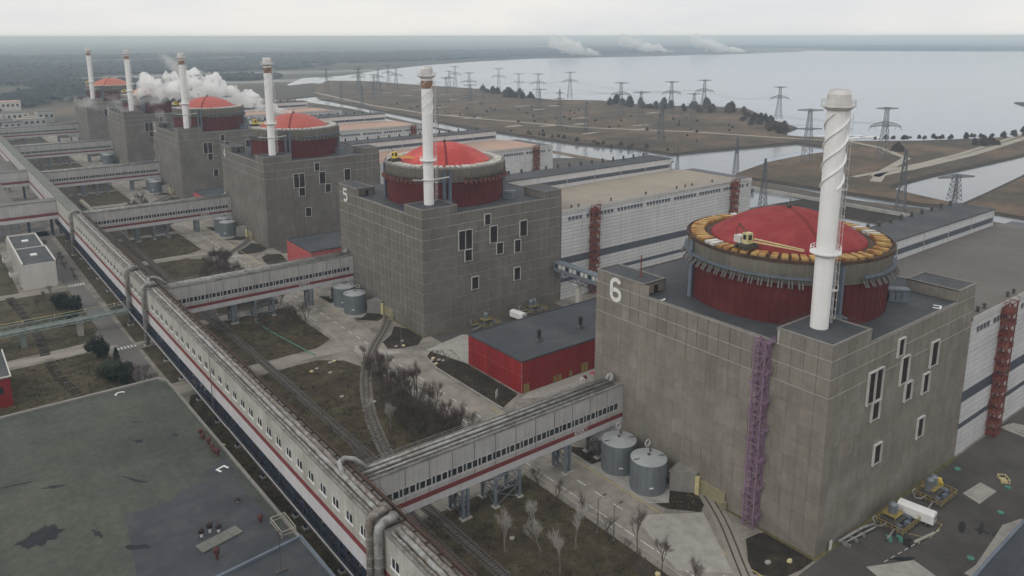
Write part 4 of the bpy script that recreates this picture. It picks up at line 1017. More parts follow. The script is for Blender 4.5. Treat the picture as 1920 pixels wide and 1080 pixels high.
for (x,y,a,b_,th) in ((-14,22,.9,1.4,.7),(-12,33,.3,1.7,.9),(-34,12,.5,2.6,1.1),(-19,4,.4,3.4,.5),(-30,-12,.6,2.2,.2),(-40,18,.3,4.2,1.3),(-6,20,.4,1.0,.2),(-24,-22,.7,2.4,.9)): blob(q,x,y,a,b_,th,7.765,14,.5)
part('roof_stain',q,'puddle',t)
cmark('m',(-102,153.4,7.8),R(20),'white curved marker on the far edge of the green flat roof',1.)
cmark('m',(-91.6,96.5,7.8),R(200),'white square marker on the right edge of the green flat roof',square=True)
def mush(loc,label,h=1.3,red=True,g='vents on the green flat roof'):
    t=thing('roof_vent',label,'roof vent',loc,g)
    q=MB(); q.lathe([(.3,0),(.3,h*.6)],10); part('pipe',q,'vent_red' if red else 'white_worn',t)
    q=MB(); q.lathe([(.34,h*.55),(.62,h*.6),(.62,h),(.3,h*1.15),(.02,h*1.15)],12); part('hood',q,'vent_red' if red else 'louvre_dark',t)
for i,(x,y,h) in enumerate(((-90.6,116.4,1.1),(-90.9,113.6,1.2),(-90.6,109.8,1.6),(-90.6,107,1.2),(-90.7,105,1.2),(-90.5,103,1.7),)):
    mush((x,y,7.75),'rust red vent in the row along the right edge of the green roof',h)
mush((-91.8,71.4,7.75),'rust red vent near the pale hatch platform',1.4); mush((-102.9,65,7.75),'rust red funnel vent in front of the grey mat',2.2)
for x in (-103.2,-99.9): mush((x,73.8+(x+103)*-.15,7.75),'short white based vent in the row behind the grey mat on the green roof',1.5,False)
mush((-101.4,74.2,7.75),'tall dark vent between the two white based ones',1.9,False)
mush((-93.2,81.4,7.75),'small lone white vent on the dark part of the green roof',.7,False)
q=MB()
for k in range(4): q.box(k*2.2,k*2.2+2.15,0,3.0,0,.25)
single('roof_mat',q,'gallery_roof_green','grey slab mat lying on the dark part of the green roof','roof mat',(-104.6,68.2,7.8),rotz=R(12))
t=thing('hatch_platform','pale railed access platform on the edge of the green roof','platform',(-88.9,66.3,0))
q=MB(); q.box(-1.5,1.5,-3,3,0,7.4); part('box',q,'pale_concrete',t)
q=MB()
for a,b_ in (((-1.5,-3),(1.5,-3)),((1.5,-3),(1.5,3)),((1.5,3),(-1.5,3)),((-1.5,3),(-1.5,-3))):
    q.beam((*a,7.4),(*a,9.2),.14); q.beam((*a,9.2),(*b_,9.2),.14); q.beam((*a,8.3),(*b_,8.3),.1)
part('railing',q,'track_sand',t)
t=thing('low_dark_building','low annex with dark blue roof at the bottom edge','building',(-88,30,0))
q=MB(); q.prism([(-22,28.5),(.6,31),(1.4,-60),(-22,-60)],-.3,7.9); part('wall',q,'concrete_trim',t)
q=MB(); q.prism([(-21.7,28.1),(.2,30.5),(1.,-60),(-21.7,-60)],7.85,8.1); part('roof',q,'roof_blue',t)
q=MB(); q.prism([(-22,28.0),(-22,28.6),(.8,31.1),(1.6,-60),(1.,-60),(.25,30.5)],7.8,8.6); part('parapet',q,'blue_grey',t)
q=MB(); q.tube([(0,0,0),(0,0,9)],.06,5); q.beam((-1,0,6.5),(1,0,6.5),.05); q.beam((-.7,0,7.5),(.7,0,7.5),.05); q.beam((-.4,0,8.5),(.4,0,8.5),.05); q.box(-1.2,1.2,-.4,.4,0,.3); single('antenna','' or q,'strut_dark','thin antenna on the dark blue annex roof','antenna',(-94.5,53.5,8.1))
t=thing('corner_building','low building with dark blue roof in the lower right corner','building',(10,-26,0))
q=MB(); q.prism([(-20,-1),(7,0.4),(26,1),(60,2),(60,-40),(-20,-40)],-.3,6.6); part('wall',q,'concrete_trim',t)
q=MB(); q.prism([(-19.6,-1.5),(7,-.1),(26,.5),(60,1.5),(60,-40),(-19.6,-40)],6.5,6.9); part('roof',q,'roof_blue',t)
q=MB(); q.prism([(-20,-1.5),(-20,-.9),(7,.5),(26,1.1),(60,2.1),(60,1.5),(26,.5),(7,-.1)],6.4,7.3); part('parapet',q,'blue_grey',t)
# white two-part block
t=thing('white_office','white two storey building with two dark flat roofs beside the left road','building',(-103,303,0))
q=MB(); q.box(-6.4,6.2,0,30,-.3,11.2); q.box(-6.4,5.6,30,59,-.3,11.2); part('wall',q,'white_wall',t)
for (x0,x1,a,b_) in ((-6.0,5.8,.3,29.7),(-6.0,5.2,30.2,58.6)):
    q=MB(); q.box(x0,x1,a,b_,11.2,11.35); part('roof',q,'roof_dark',t)
q=MB(); q.box(-6.6,-6.,-.2,59.2,11.2,12.0); q.box(5.8,6.4,-.2,30,11.2,11.9); q.box(-6.,5.8,29.7,30.2,11.2,11.8); q.box(-6,5.2,58.6,59.2,11.2,12.1); q.box(5.2,5.8,30,59.2,11.2,11.9); part('parapet',q,'white_wall',t)
for y in (14,44): q=MB(); q.box(-1.6,1.0,y,y+2.6,11.35,11.9); part('skylight',q,'white_paint',t)
for k in range(11):
    for z in (1.2,4.8,8.2): q=MB(); q.box(-6.46,-6.38,2+k*5.2,4.6+k*5.2,z,z+2); part('window',q,'glass_dark',t)
for k in range(12): q=MB(); q.box(-7.2,-6.4,.2+k*5.2,.8+k*5.2,0,11.2); part('fin',q,'white_wall',t)
for y in (12,40): q=MB(); q.box(-10.5,-6.45,y,y+5,3.6,4.0); q.box(-10.5,-10.2,y,y+5,4,5); q.box(-10.2,-6.5,y,y+.3,4,5); part('porch',q,'white_wall',t)
q=MB(); q.box(6.22,6.3,3,5,0,2.4); part('door',q,'louvre_dark',t)
# red corner building at left edge
t=thing('red_corner_building','red walled building with grey roof cut by the left edge','building',(-126,182,0))
q=MB(); q.box(-30,0,0,24,-.3,9); part('wall',q,'red_panel',t)
q=MB(); q.box(-30,.3,-.3,24.3,9,9.3); part('roof',q,'roof_dark',t)
q=MB(); q.box(.05,.4,-.4,24.4,9.3,9.7); q.box(-30,.05,-.4,0,9.3,9.7); part('parapet',q,'white_wall',t)
for k in range(3): q=MB(); q.box(.0,.06,3+k*6,6+k*6,4.5,6.6); part('window',q,'glass_dark',t)
for k in range(4): q=MB(); q.box(-5-k*5,-2-k*5,-.06,0,4.5,6.6); part('window',q,'glass_dark',t)
# glass fronted block and cross galleries further up the left
t=thing('panelled_block','grey panelled block at the left edge beyond the white office','building',(-99,418,0))
q=MB(); q.box(-60,0,0,90,-.3,14.6); part('wall',q,'panel_joint',t)
pm_=MB().box(.08,3.9,-.14,0,.08,3.5).mesh('wall_panel','far_wall')
pm2=MB().box(0,.14,.08,3.9,.08,3.5).mesh('wall_panel','far_wall')
for r in range(4):
    for k in range(12): link('wall_panel',pm_,t,(-48+k*4,0,r*3.6))
    for k in range(22): link('wall_panel',pm2,t,(0,k*4,r*3.6))
q=MB(); q.box(-60.2,.2,-.2,90.2,14.6,15); part('roof',q,'roof_grey',t)
for i,(y0,y1,x0,lab) in enumerate(((402,410,-140,'cross gallery joining the panelled block to the long gallery'),(522,530,-140,'farther cross gallery meeting the long gallery from the left'))):
    t=thing('cross_gallery',lab,'covered gallery',(x0,y0,0),'cross galleries on the left')
    q=MB(); q.box(0,-81.6-x0,0,y1-y0,13,19.4); part('wall',q,'gallery_wall',t)
    q=MB(); q.box(0,-81.6-x0,-.05,y1-y0+.05,9.5,11.4); part('lower_wall',q,'gallery_pale',t)
    q=MB(); q.box(0,-81.6-x0,-.08,y1-y0+.08,11.4,13); part('stripe',q,'stripe_red',t)
    q=MB(); q.box(0,-81.6-x0,-.2,y1-y0+.2,19.4,19.8); part('roof',q,'gallery_roof_green',t)
    for x in (8,24,44,55): q=MB(); q.box(x,x+.8,.5,1.3,0,9.5); q.box(x,x+.8,y1-y0-1.3,y1-y0-.5,0,9.5); q.box(x,x+.8,1.3,y1-y0-1.3,8.4,9.2); part('leg',q,'steel_navy',t)
rb=random.Random(3)
FAR=[(-120,560,40,70,12,'roof_grey'),(-150,690,60,40,10,'roof_dark'),(-118,760,30,50,14,'roof_grey'),(-60,905,26,16,9,'roof_grey'),(-105,880,50,30,9,'roof_dark'),(-38,1010,30,18,10,'roof_tan'),(-60,1090,44,24,12,'roof_grey'),(-10,1060,18,30,14,'roof_grey'),(-120,1130,70,30,10,'roof_grey'),(-55,1280,50,26,13,'roof_pink'),(20,950,20,16,9,'roof_grey'),(-170,990,50,30,9,'roof_dark'),(40,985,22,12,8,'roof_tan'),(-200,1240,60,30,10,'roof_grey')]
fb=random.Random(8)
for k_ in range(16): FAR.append((fb.uniform(-75,-8),fb.uniform(885,1190),fb.uniform(9,26),fb.uniform(8,20),fb.uniform(5,11),fb.choice(('roof_grey','roof_dark','roof_tan'))))
for i,(x,y,a,b_,h,rm) in enumerate(FAR):
    t=thing('works_building',['pale','long','wide','small'][i%4]+' low works building in the haze at the far left','building',(x,y,0),'works buildings beyond the far end of the gallery')
    q=MB(); q.box(0,a,0,b_,-1,h); part('wall',q,'far_wall' if i%3 else 'white_wall',t); q=MB(); q.box(-.3,a+.3,-.3,b_+.3,h,h+.5); part('roof',q,rm,t)
    for k in range(int(a/6)): q=MB(); q.box(2+k*6,5+k*6,-.08,-.01,h*.45,h*.75); part('window',q,'glass_dark',t)
# green pipe trestle
t=thing('pipe_trestle','green steel pipe trestle crossing the lawns on concrete piers','pipe bridge',(0,229.6,0))
q=MB()
for y in (0,5.2):
    for z in (5.6,7.6): q.beam((-160,y,z),(-82.5,y,z),.28)
    x=-160
    while x<-83: q.beam((x,y,5.6),(x+2.5,y,7.6),.16); q.beam((x+2.5,y,7.6),(x+5,y,5.6),.16); x+=5
x=-160
while x<-83: q.beam((x,0,5.6),(x,5.2,5.6),.2); q.beam((x,0,5.6),(x+2.5,5.2,5.6),.12); x+=2.5
part('truss',q,'green_steel',t)
for y,r in ((.9,.32),(1.9,.22),(2.8,.36),(3.9,.25),(4.6,.18)): q=MB(); q.tube([(-160,y,6.05),(-83,y,6.05)],r,8); part('pipe',q,'lagging' if r<.3 else 'green_steel',t)
q=MB()
for k in range(8): q.beam((-157+k*10,5.2,7.6),(-157+k*10,5.2,9.0),.16); 
q.beam((-160,5.2,8.6),(-83,5.2,8.6),.1); part('handrail',q,'yellow_pale',t)
for x in (-99.7,-117.8,-136,-154):
    q=MB(); q.box(x-.9,x+.9,1.0,2.1,-.1,5.5); q.box(x-.9,x+.9,3.4,4.4,-.1,5.5); q.box(x-1.2,x+1.2,.2,5,4.9,5.5); part('pier',q,'pale_concrete' if x>-110 else 'green_steel',t)
# buried-service slots across lawns
t=thing('trench_cover','sunken service trench with rungs crossing the dry lawn at left','trench',(0,0,0))
q=MB(); ribbon(q,[(-116,296),(-113.5,262),(-112.2,236),(-113,216)],3,.028); ribbon(q,[(-113,212),(-112,196),(-109.5,178),(-104,163)],3,.028); part('bed',q,'soil_dark',t)
q=MB()
for k in range(22):
    y=166+k*6; x=-112.5-.02*(y-220) if y>212 else -109.5-(y-178)*.08; q.beam((x-1.4,y,.06),(x+1.4,y,.06),.3,.15)
part('rung',q,'sleeper',t)
# ------------------------------------------------------------------ trees and shrubs
def bare_tree_mesh(seed,h,spread,pale=False,twigs=420,multi=1):
    r=random.Random(seed); tr=MB(); cr=MB(); tips=[]
    def grow(p,d,L,rad,depth):
        q=p+d*L; mid=p.lerp(q,.5)+Vector((r.uniform(-1,1),r.uniform(-1,1),0))*L*.05
        (tr if depth<2 else cr).tube([p,mid,q],[rad,rad*.85,rad*(.74 if pale else .68)],5 if depth<2 else 3,cap=False)
        if depth>=3: tips.append((q,d)); tips.append((mid,d)); return
        for k in range(r.choice((2,3,3)) if depth else r.choice((3,4,4))):
            a=r.uniform(0,6.283); t=r.uniform(.3,.75)*spread
            dd=(d+Vector((math.cos(a)*t,math.sin(a)*t,.18+.1*r.random()))).normalized()
            grow(p.lerp(q,r.uniform(.55,1)),dd,L*r.uniform(.55,.78),rad*(.68 if pale else .55),depth+1)
    for m_ in range(multi):
        d=Vector((r.uniform(-.25,.25)*(multi>1)*2+r.uniform(-.06,.06),r.uniform(-.25,.25)*(multi>1)*2,1)).normalized()
        grow(Vector((r.uniform(-.3,.3)*(multi>1),0,-.1)),d,h*.4,h*.009+.03 if pale else h*.014+.03,0)
    for k in range(twigs):
        p,d=r.choice(tips); p=p+Vector((r.gauss(0,.25),r.gauss(0,.25),r.gauss(0,.25)))
        dd=(d+Vector((r.uniform(-.9,.9),r.uniform(-.9,.9),r.uniform(-.2,.8)))).normalized()*r.uniform(.5,1.3)*h/9
        s=Vector((r.uniform(-1,1),r.uniform(-1,1),r.uniform(-1,1))).normalized()*(.02 if pale else .015)*h/8
        cr.add([p-s,p+s,p+dd],[(0,1,2)])
    return tr.mesh('trunk','twig_pale' if pale else 'bark_grey'),cr.mesh('crown','bark_pale' if pale else 'twig_grey' if seed%3==0 else 'twig')
BT=[bare_tree_mesh(s,h,sp,False,tw,mu) for s,h,sp,tw,mu in ((1,10,.8,1300,1),(2,9,.95,1300,1),(3,8.5,.9,1200,2),(4,11,.7,1400,1),(5,7,1.0,1100,3),(7,6,1.1,1000,4))]
BP=[bare_tree_mesh(s,h,sp,True,700,mu) for s,h,sp,mu in ((11,10.5,.7,1),(12,11.5,.75,1),(14,9,.9,2))]
def tree(ms,x,y,s,label,cat,group,name='bare_tree',z=0.):
    t=thing(name,label,cat,(x,y,z),group,rotz=rnd.uniform(0,6.28)); t.scale=(s,s,s*rnd.uniform(.9,1.12))
    link('trunk',ms[0],t); link('crown',ms[1],t); return t
def inpoly(x,y,P):
    c=False;n=len(P)
    for i in range(n):
        x1,y1=P[i];x2,y2=P[(i+1)%n]
        if (y1>y)!=(y2>y) and x<(x2-x1)*(y-y1)/(y2-y1)+x1: c=not c
    return c
def scatter(P,n,dmin):
    xs=[p[0] for p in P];ys=[p[1] for p in P]; out=[];tr=0
    while len(out)<n and tr<20000:
        tr+=1; x=rnd.uniform(min(xs),max(xs));y=rnd.uniform(min(ys),max(ys))
        if inpoly(x,y,P) and all((x-a)**2+(y-b)**2>dmin*dmin for a,b in out): out.append((x,y))
    return out
for P,n,lab,g in (([(-44,72),(-28.5,72),(-28.5,145),(-29.5,147),(-37,118),(-44.5,92)],95,'bare brown tree in the thicket between the curved spur and the road before block 5','bare thicket before block 5'),
    ([(-52,224),(-29,215),(-29,290),(-33,300),(-44,272),(-50,250)],90,'bare brown tree in the thicket behind the second side gallery','bare thicket behind the second side gallery'),
    ([(-52,378),(-29,372),(-29,445),(-40,425),(-52,405)],80,'bare brown tree in the thicket between the third and fourth side galleries','bare thicket past the third side gallery'),
    ([(-52,530),(-29,526),(-29,600),(-50,560)],40,'bare tree in the hazy thicket past the fourth side gallery','bare thicket past the fourth side gallery'),
    ([(-54,690),(-29,682),(-29,760),(-50,750)],36,'bare tree in the far hazy thicket near the farthest blocks','far bare thickets'),
    ([(-48,184),(-29,180),(-29,200),(-46,203)],12,'bare tree on the lawn in front of the second side gallery by the road','bare trees before the second side gallery'),
    ([(-112,560),(-90,545),(-85,640),(-90,760),(-120,680)],26,'bare tree along the left edge beyond the cross galleries','bare trees beyond the cross galleries')):
    for x,y in scatter(P,n,1.7): tree(rnd.choice(BT),x,y,rnd.uniform(.7,1.15),lab,'bare tree',g)
for x,y,lab,i in ((-41.6,42.1,'white barked birch nearest the square lattice support of the side gallery',0),(-44.5,36,'white barked birch low in the middle of the bottom lawn',2),(-37.9,32.4,'white barked birch by the footpath strip left of the road',1),(-46,28.5,'tall white barked birch at the bottom edge of the lawn',1),(-50.5,41,'small many stemmed birch left of the other birches on the bottom lawn',2),(-47.5,108,'white barked birch at the left of the thicket before block 5',0),(-44,101,'leaning white barked birch inside the thicket before block 5',1)):
    tree(BP[i],x,y,.95 if y<60 else .8,lab,'birch','birches on the lawns','birch_tree')
for x,y,s in ((-28.7,56,.75),(-28.2,49,.7),(-28.6,41,.8),(-28.3,33,.7),(-28.0,24,.85),(-29.5,16,.8),(-33,20,.7),(-36,14,.9),(-29,8,.8)): tree(BT[rnd.choice((0,2,4))],x,y,s,'bare roadside tree at the left kerb of the road below the side gallery','bare tree','bare roadside trees')
for x,y in ((-36,22),(-42,20),(-50,27),(-39,26)): tree(BT[5],x,y,.8,'low bare shrub with reddish twigs near the bottom edge','shrub','low bare shrubs at the bottom','bare_shrub')
for x,y in scatter([(-95.5,163),(-88,167),(-91,185),(-103,190),(-104,172)],9,2.2): tree(BT[rnd.choice((2,4,5))],x,y,.75,'bare bush behind the far edge of the green roof','shrub','bushes behind the green roof','bare_shrub')
for x,y in scatter([(-120,275),(-96,268),(-95,292),(-116,296)],6,3): tree(BT[rnd.choice((2,4,5))],x,y,.7,'bare bush on the dry lawn before the white office','shrub','bushes before the white office','bare_shrub')
for x,y in scatter([(-88,305),(-86,305),(-86.5,390),(-94,390),(-93,330)],16,2.4): tree(BT[rnd.choice((2,4,5))],x-2.5,y,.6,'bare bush along the right side of the white office','shrub','bushes along the white office','bare_shrub')
for x,y in scatter([(-74,20),(-40,20),(-29,26),(-29,58),(-74,58)],16,4): tree(BT[rnd.choice((4,5))],x,y,rnd.uniform(.3,.6),'small bare sapling scattered on the bottom lawn under the birches','sapling','saplings on the bottom lawn','bare_shrub')
for x,y in scatter([(-72,70),(-58,70),(-58,150),(-72,152)],8,5)+scatter([(-50,110),(-40,150),(-35,150),(-46,105)],8,4): tree(BT[rnd.choice((4,5))],x,y,rnd.uniform(.25,.45),'small bare sapling on the lawn beside the railway before block 5','sapling','saplings on the lawn before block 5','bare_shrub')
def conifer_mesh(seed,h,rad,n,light=False,rounded=False):
    r=random.Random(seed); tr=MB(); tr.tube([(0,0,-.1),(.1,0,h*.5),(0,0,h*.93)],[.28,.2,.04],7); cr=MB()
    for k in range(n):
        t=r.random()**.75; z=h*(.10+.9*t)
        prof=(math.sin(math.pi*min(1,.12+.88*t))**.6 if rounded else (1-t)**.8)+.05
        a=r.uniform(0,6.283); lump=.86+.13*math.sin(3*a+seed+z*1.1)+.10*math.sin(7*a+z*2.3)+.08*math.sin(z*5+a)
        rr=rad*prof*lump*math.sqrt(r.uniform(.25,1)); p=Vector((rr*math.cos(a),rr*math.sin(a),z))
        if rounded and n>1000:
            lb=random.Random(seed*10+k%7); lc=Vector((lb.uniform(-.55,.55)*rad,lb.uniform(-.55,.55)*rad,h*lb.uniform(.25,.72))); lr=rad*lb.uniform(.38,.62)
            u_=Vector((r.gauss(0,1),r.gauss(0,1),r.gauss(0,1))).normalized(); p=lc+u_*lr*r.uniform(.55,1.08)*(.85+.3*mnoise.noise(u_*2.5+lc)); p.z=max(.2,p.z); a=math.atan2(u_.y,u_.x)
        d=Vector((math.cos(a),math.sin(a),r.uniform(-.35,.6))).normalized()*r.uniform(.35,.8)*h/8; s=d.cross(Vector((r.uniform(-1,1),r.uniform(-1,1),1))).normalized()*r.uniform(.12,.3)*h/8
        cr.add([p-s,p+d*.4-s*.6,p+d,p+d*.4+s*.6,p+s],[(0,1,2,3,4)])
    return tr.mesh('trunk','bark_grey'),cr.mesh('crown','needles_light' if light else 'needles')
CF=[conifer_mesh(21,9,4.2,6500,False,True),conifer_mesh(22,7.5,3.6,5500,False,True),conifer_mesh(23,6.5,3.8,5200,True,True),conifer_mesh(24,5,1.1,1500),conifer_mesh(25,2.0,.75,260,False,True)]
for x,y,i,s,lab in ((-101,268,0,1.0,'dark evergreen behind the green trestle, left of a pair'),(-97.5,262,1,1.05,'dark evergreen behind the green trestle, right of a pair'),(-101.5,246,2,.8,'dark evergreen low under the trestle beside the pale pier'),(-99.3,205,1,1.1,'round dark pine beside the left road crossing'),(-94.3,199,3,1.0,'slim pointed little fir beside the bare bushes'),(-99.5,182,2,1.0,'broad evergreen close behind the green flat roof, left of two'),(-96,180,1,.95,'broad evergreen close behind the green flat roof, right of two'),(-97.5,186,2,.8,'smaller evergreen between the pine and the green roof')):
    tree(CF[i],x,y,s,lab,'evergreen tree','evergreen trees on the left lawns','evergreen_tree')
for x,y,s,lab in ((-52,47.5,.8,'left round dark shrub below the lattice support'),(-48.3,48.5,.8,'right round dark shrub below the lattice support'),(-8.5,127,1.0,'dark shrub in the middle of the kerbed bed by the red building'),(-6.2,122,.8,'low dark shrub right of the middle one in the kerbed bed'),(-6.8,114,.8,'low dark shrub near the lower end of the kerbed bed'),(-9.5,119,.7,'low dark shrub on the road side of the kerbed bed'),(-40.5,98.5,1.6,'dark evergreen bush in the thicket just above the nearest side gallery'),(-33,90,.9,'small dark bush at the lower right of the thicket'),(-33,184,1.2,'dark bush by the second side gallery near the road')):
    tree(CF[4],x,y,s,lab,'shrub','dark round shrubs','round_shrub')
# shore scrub: bushes one can pick out
def bush_mesh(seed,h,w_,m):
    r=random.Random(seed); cr=MB()
    for k in range(700):
        a=r.uniform(0,6.283); t=r.random(); rr=w_*math.sqrt(r.random())*math.sqrt(1.02-t*t)*(.8+.25*math.sin(3*a+seed)+.15*math.sin(5*a)); p=Vector((rr*math.cos(a),rr*math.sin(a),h*.8*t))
        d=Vector((r.uniform(-.6,.6),r.uniform(-.6,.6),1)).normalized()*h*.24; s=Vector((r.uniform(-1,1),r.uniform(-1,1),0)).normalized()*h*.03
        cr.add([p-s,p+s,p+d],[(0,1,2)])
    st=MB(); 
    for k in range(5): a=r.uniform(0,6.3); st.tube([(0,0,-.1),(math.cos(a)*w_*.4,math.sin(a)*w_*.4,h*.5)],[.18,.08],4)
    return st.mesh('stems','bark_grey'),cr.mesh('crown',m)
BU=[bush_mesh(1,5,3.2,'scrub'),bush_mesh(2,7,3.4,'twig_grey'),bush_mesh(3,9,4.2,'scrub')]
def shore(P,n,lab,g,s0=.9,s1=1.6,dm=5,z=1.4,nm='shore_bush'):
    for x,y in scatter(P,n,dm): tree(rnd.choice(BU),x,y,rnd.uniform(s0,s1),lab,'bush',g,nm,z)
shore([(735,800),(790,850),(790,720),(840,620),(855,622),(770,560),(740,640)],34,'bare tall bush in the thick belt on the spit shore in mid distance','shore belt on the spit',1.1,1.9,8)
shore([(700,520),(770,560),(700,450),(640,412),(615,410),(660,470)],30,'dark bush at the tip of the spit near the white water','bushes at the tip of the spit',.7,1.3,6)
shore([(735,1100),(790,1200),(735,960),(720,930),(700,1000)],24,'bush on the far part of the spit shore','bushes on the far spit',1.,1.7,10)
shore([(660,322),(735,271),(812,238),(900,254),(890,268),(810,252),(735,283),(662,334)],46,'low dark bush along the near shore of the reservoir at right','near shore bushes',.45,.8,5,1.2)
shore([(590,262),(612,262),(612,278),(590,278)],3,'lone bush on the bank below the shore bushes','lone bank bushes',.7,1.,5,1.2)
shore([(690,236),(720,226),(725,246),(695,250)],8,'bush in the dark clump near the bank road','bank road clump',.8,1.1,5,1.2)
for x,y in scatter([(450,420),(560,430),(640,470),(700,600),(600,900),(480,1100),(430,800),(425,560)],60,14): tree(BU[0],x,y,rnd.uniform(.3,.7),'small bush dotted on the brown spit','bush','bushes dotted on the spit','shore_bush',1.4)
shore([(430,395),(405,450),(396,560),(402,640),(412,560),(420,470)],22,'low scrub bush along the canal edge of the spit','canal edge scrub',.4,.7,6,.6)
# far woods read as one mass
fr=random.Random(5); wood=MB()
ico=[(0,0,1),(.89,0,.45),(.28,.85,.45),(-.72,.53,.45),(-.72,-.53,.45),(.28,-.85,.45),(.8,.58,-.1),(-.3,.95,-.1),(-1,0,-.1),(-.3,-.95,-.1),(.8,-.58,-.1)]
icf=[(0,1,2),(0,2,3),(0,3,4),(0,4,5),(0,5,1),(1,6,2),(2,7,3),(3,8,4),(4,9,5),(5,10,1),(2,6,7),(3,7,8),(4,8,9),(5,9,10),(1,10,6)]
def woods(cx,cy,rx,ry,n,s0,s1):
    for k in range(n):
        a=fr.uniform(0,6.283); q=math.sqrt(fr.random()); x=cx+rx*q*math.cos(a)+fr.gauss(0,rx*.08); y=cy+ry*q*math.sin(a)
        if inpoly(x,y,wp) or (x<330 and y<1150 and x>-60): continue
        s=fr.uniform(s0,s1); hz=fr.uniform(7,13)
        wood.add([(x+s*p[0]*fr.uniform(.7,1.2),y+s*p[1]*fr.uniform(.7,1.2),hz*(p[2]*.6+.4)*fr.uniform(.8,1.15)) for p in ico],icf)
for W in ((420,2700,700,300,700,12,26),(1300,3300,1100,380,1200,14,34),(2600,3700,1300,420,1300,16,40),(-100,2350,330,420,700,10,22),(-250,1700,120,330,420,8,16),(560,1980,110,120,320,7,13),(-400,3600,700,500,700,16,34),(700,4600,1500,500,900,20,44),(3600,4300,1500,600,900,20,50),(5600,4700,1900,700,1000,24,60),(7400,3300,1500,1200,900,24,60),(90,1560,90,160,220,6,12),(-110,1290,70,110,200,4,8),(-30,1420,80,120,220,4,9),(-140,1080,50,120,160,3,6),(200,1900,130,150,260,6,12),(-72,960,14,70,60,2.5,4.5),(-1200,3000,600,700,500,15,34)): woods(*W)
o=link('far_wood',wood.mesh('far_wood','far_wood')); o['kind']='stuff'

# ------------------------------------------------------------------ pylons
def pylon_mesh(kind,H):
    tw=MB(); AR=[]
    def leg4(z0,z1,a0,a1,n,wd):
        for k in range(n):
            t0,t1=k/n,(k+1)/n; za,zb=z0+(z1-z0)*t0,z0+(z1-z0)*t1; ra,rb_=a0+(a1-a0)*t0,a0+(a1-a0)*t1
            A_=[(-ra,-ra,za),(ra,-ra,za),(ra,ra,za),(-ra,ra,za)]; B_=[(-rb_,-rb_,zb),(rb_,-rb_,zb),(rb_,rb_,zb),(-rb_,rb_,zb)]
            for i in range(4):
                j=(i+1)%4; tw.beam(A_[i],B_[i],wd); tw.beam(A_[i],B_[j],wd*.6); tw.beam(A_[j],B_[i],wd*.6); tw.beam(B_[i],B_[j],wd*.6)
    def arm(z,L,dz,droop=0,wd=.28,hh=1.6,n=6,b=1.2):
        arms=MB(); AR.append(arms)
        for s in (-1,1):
            for k in range(n):
                t0,t1=k/n,(k+1)/n; P=lambda t,u,v:(s*L*t,u*b*(1-.8*t),z+dz*t-droop*t*t+v*hh*(1-.75*t))
                for u in (-1,1):
                    arms.beam(P(t0,u,0),P(t1,u,0),wd); arms.beam(P(t0,u,1),P(t1,u,1),wd); arms.beam(P(t0,u,0),P(t1,u,1),wd*.6); arms.beam(P(t0,u,1),P(t0,u,0),wd*.6)
                arms.beam(P(t0,-1,0),P(t1,1,0),wd*.6)
    if kind=='lake':
        leg4(0,H*.66,4.4,1.7,6,.30); leg4(H*.66,H,1.7,1.2,3,.26); arm(H*.64,13.5,2.4,3.4,.30,4.2,6,1.8); arm(H-1.9,9.5,.8,0,.26,1.8,6,1.3)
        arms=AR[0]
        for s in (-1,1): arms.beam((s*12.5,0,H*.64-.8),(s*14.8,0,H*.64-4),.25); arms.beam((s*9.5,0,H*.64+.5),(s*8,0,H*.64-3.6),.2)
    elif kind=='tee':
        leg4(0,H,3.9,1.0,8,.30); arm(H-1.8,11,.8,0,.26,2.0,6,1.3); arm(H*.62,11,.8,0,.26,1.6,6,1.2)
    elif kind=='mast':
        leg4(0,H,2.6,.5,10,.32); arm(H*.9,4,.2,0,.22,.8,4,.6); arm(H*.75,5.5,.2,0,.22,.8,4,.7); arm(H*.6,4.6,.2,0,.22,.8,4,.7)
    else:
        leg4(0,H,3.2,1.6,5,.3); arm(H-1.8,14,0,0,.28,2.4,9,1.6)
    return tw.mesh('tower','pylon_steel'),[x.mesh('crossarm','pylon_steel') for x in AR]
PY={'lake':pylon_mesh('lake',46),'tee':pylon_mesh('tee',46),'mast':pylon_mesh('mast',39),'low':pylon_mesh('low',17)}
def pylon(kind,x,y,label,group,s=1.,rz=None,z=1.):
    t=thing('power_pylon',label,'pylon',(x,y,z),group,rotz=R(-38) if rz is None else rz); t.scale=(s,s,s); link('tower',PY[kind][0],t); [link('crossarm',x_,t) for x_ in PY[kind][1]]
pylon('lake',534,254,'large lattice pylon with drooping lower arms right of the nearest white stack','lattice pylons on the banks')
pylon('tee',466,285,'lattice pylon with two straight crossarms just left of the nearest white stack','lattice pylons on the banks')
pylon('lake',764,506,'lattice pylon with drooping arms beyond the dark tip of the spit','lattice pylons on the banks',.92)
for x,y,s,k in ((701,916,1,'lake'),(781,925,1,'lake'),(626,656,1,'lake'),(698,630,1,'lake'),(764,626,1,'lake'),(640,545,.8,'tee'),(778,1125,1,'lake'),(633,1019,1,'lake'),(772,1266,1,'lake'),(649,1296,1,'lake'),(584,1252,1,'lake'),(554,1276,1,'lake'),(700,1180,.9,'lake'),(735,1010,.9,'tee'),(600,1120,.8,'tee'),(690,1400,1,'lake'),(520,1150,.9,'lake'),(560,980,.9,'tee'),(480,800,.9,'tee'),(520,700,.85,'tee'),(560,560,.9,'tee'),(500,1300,1,'lake'),(610,1380,1,'lake'),(455,1010,.8,'tee')):
    pylon(k,x,y,'hazy lattice pylon in the row standing on the far spit before the open water','pylons along the spit',s)
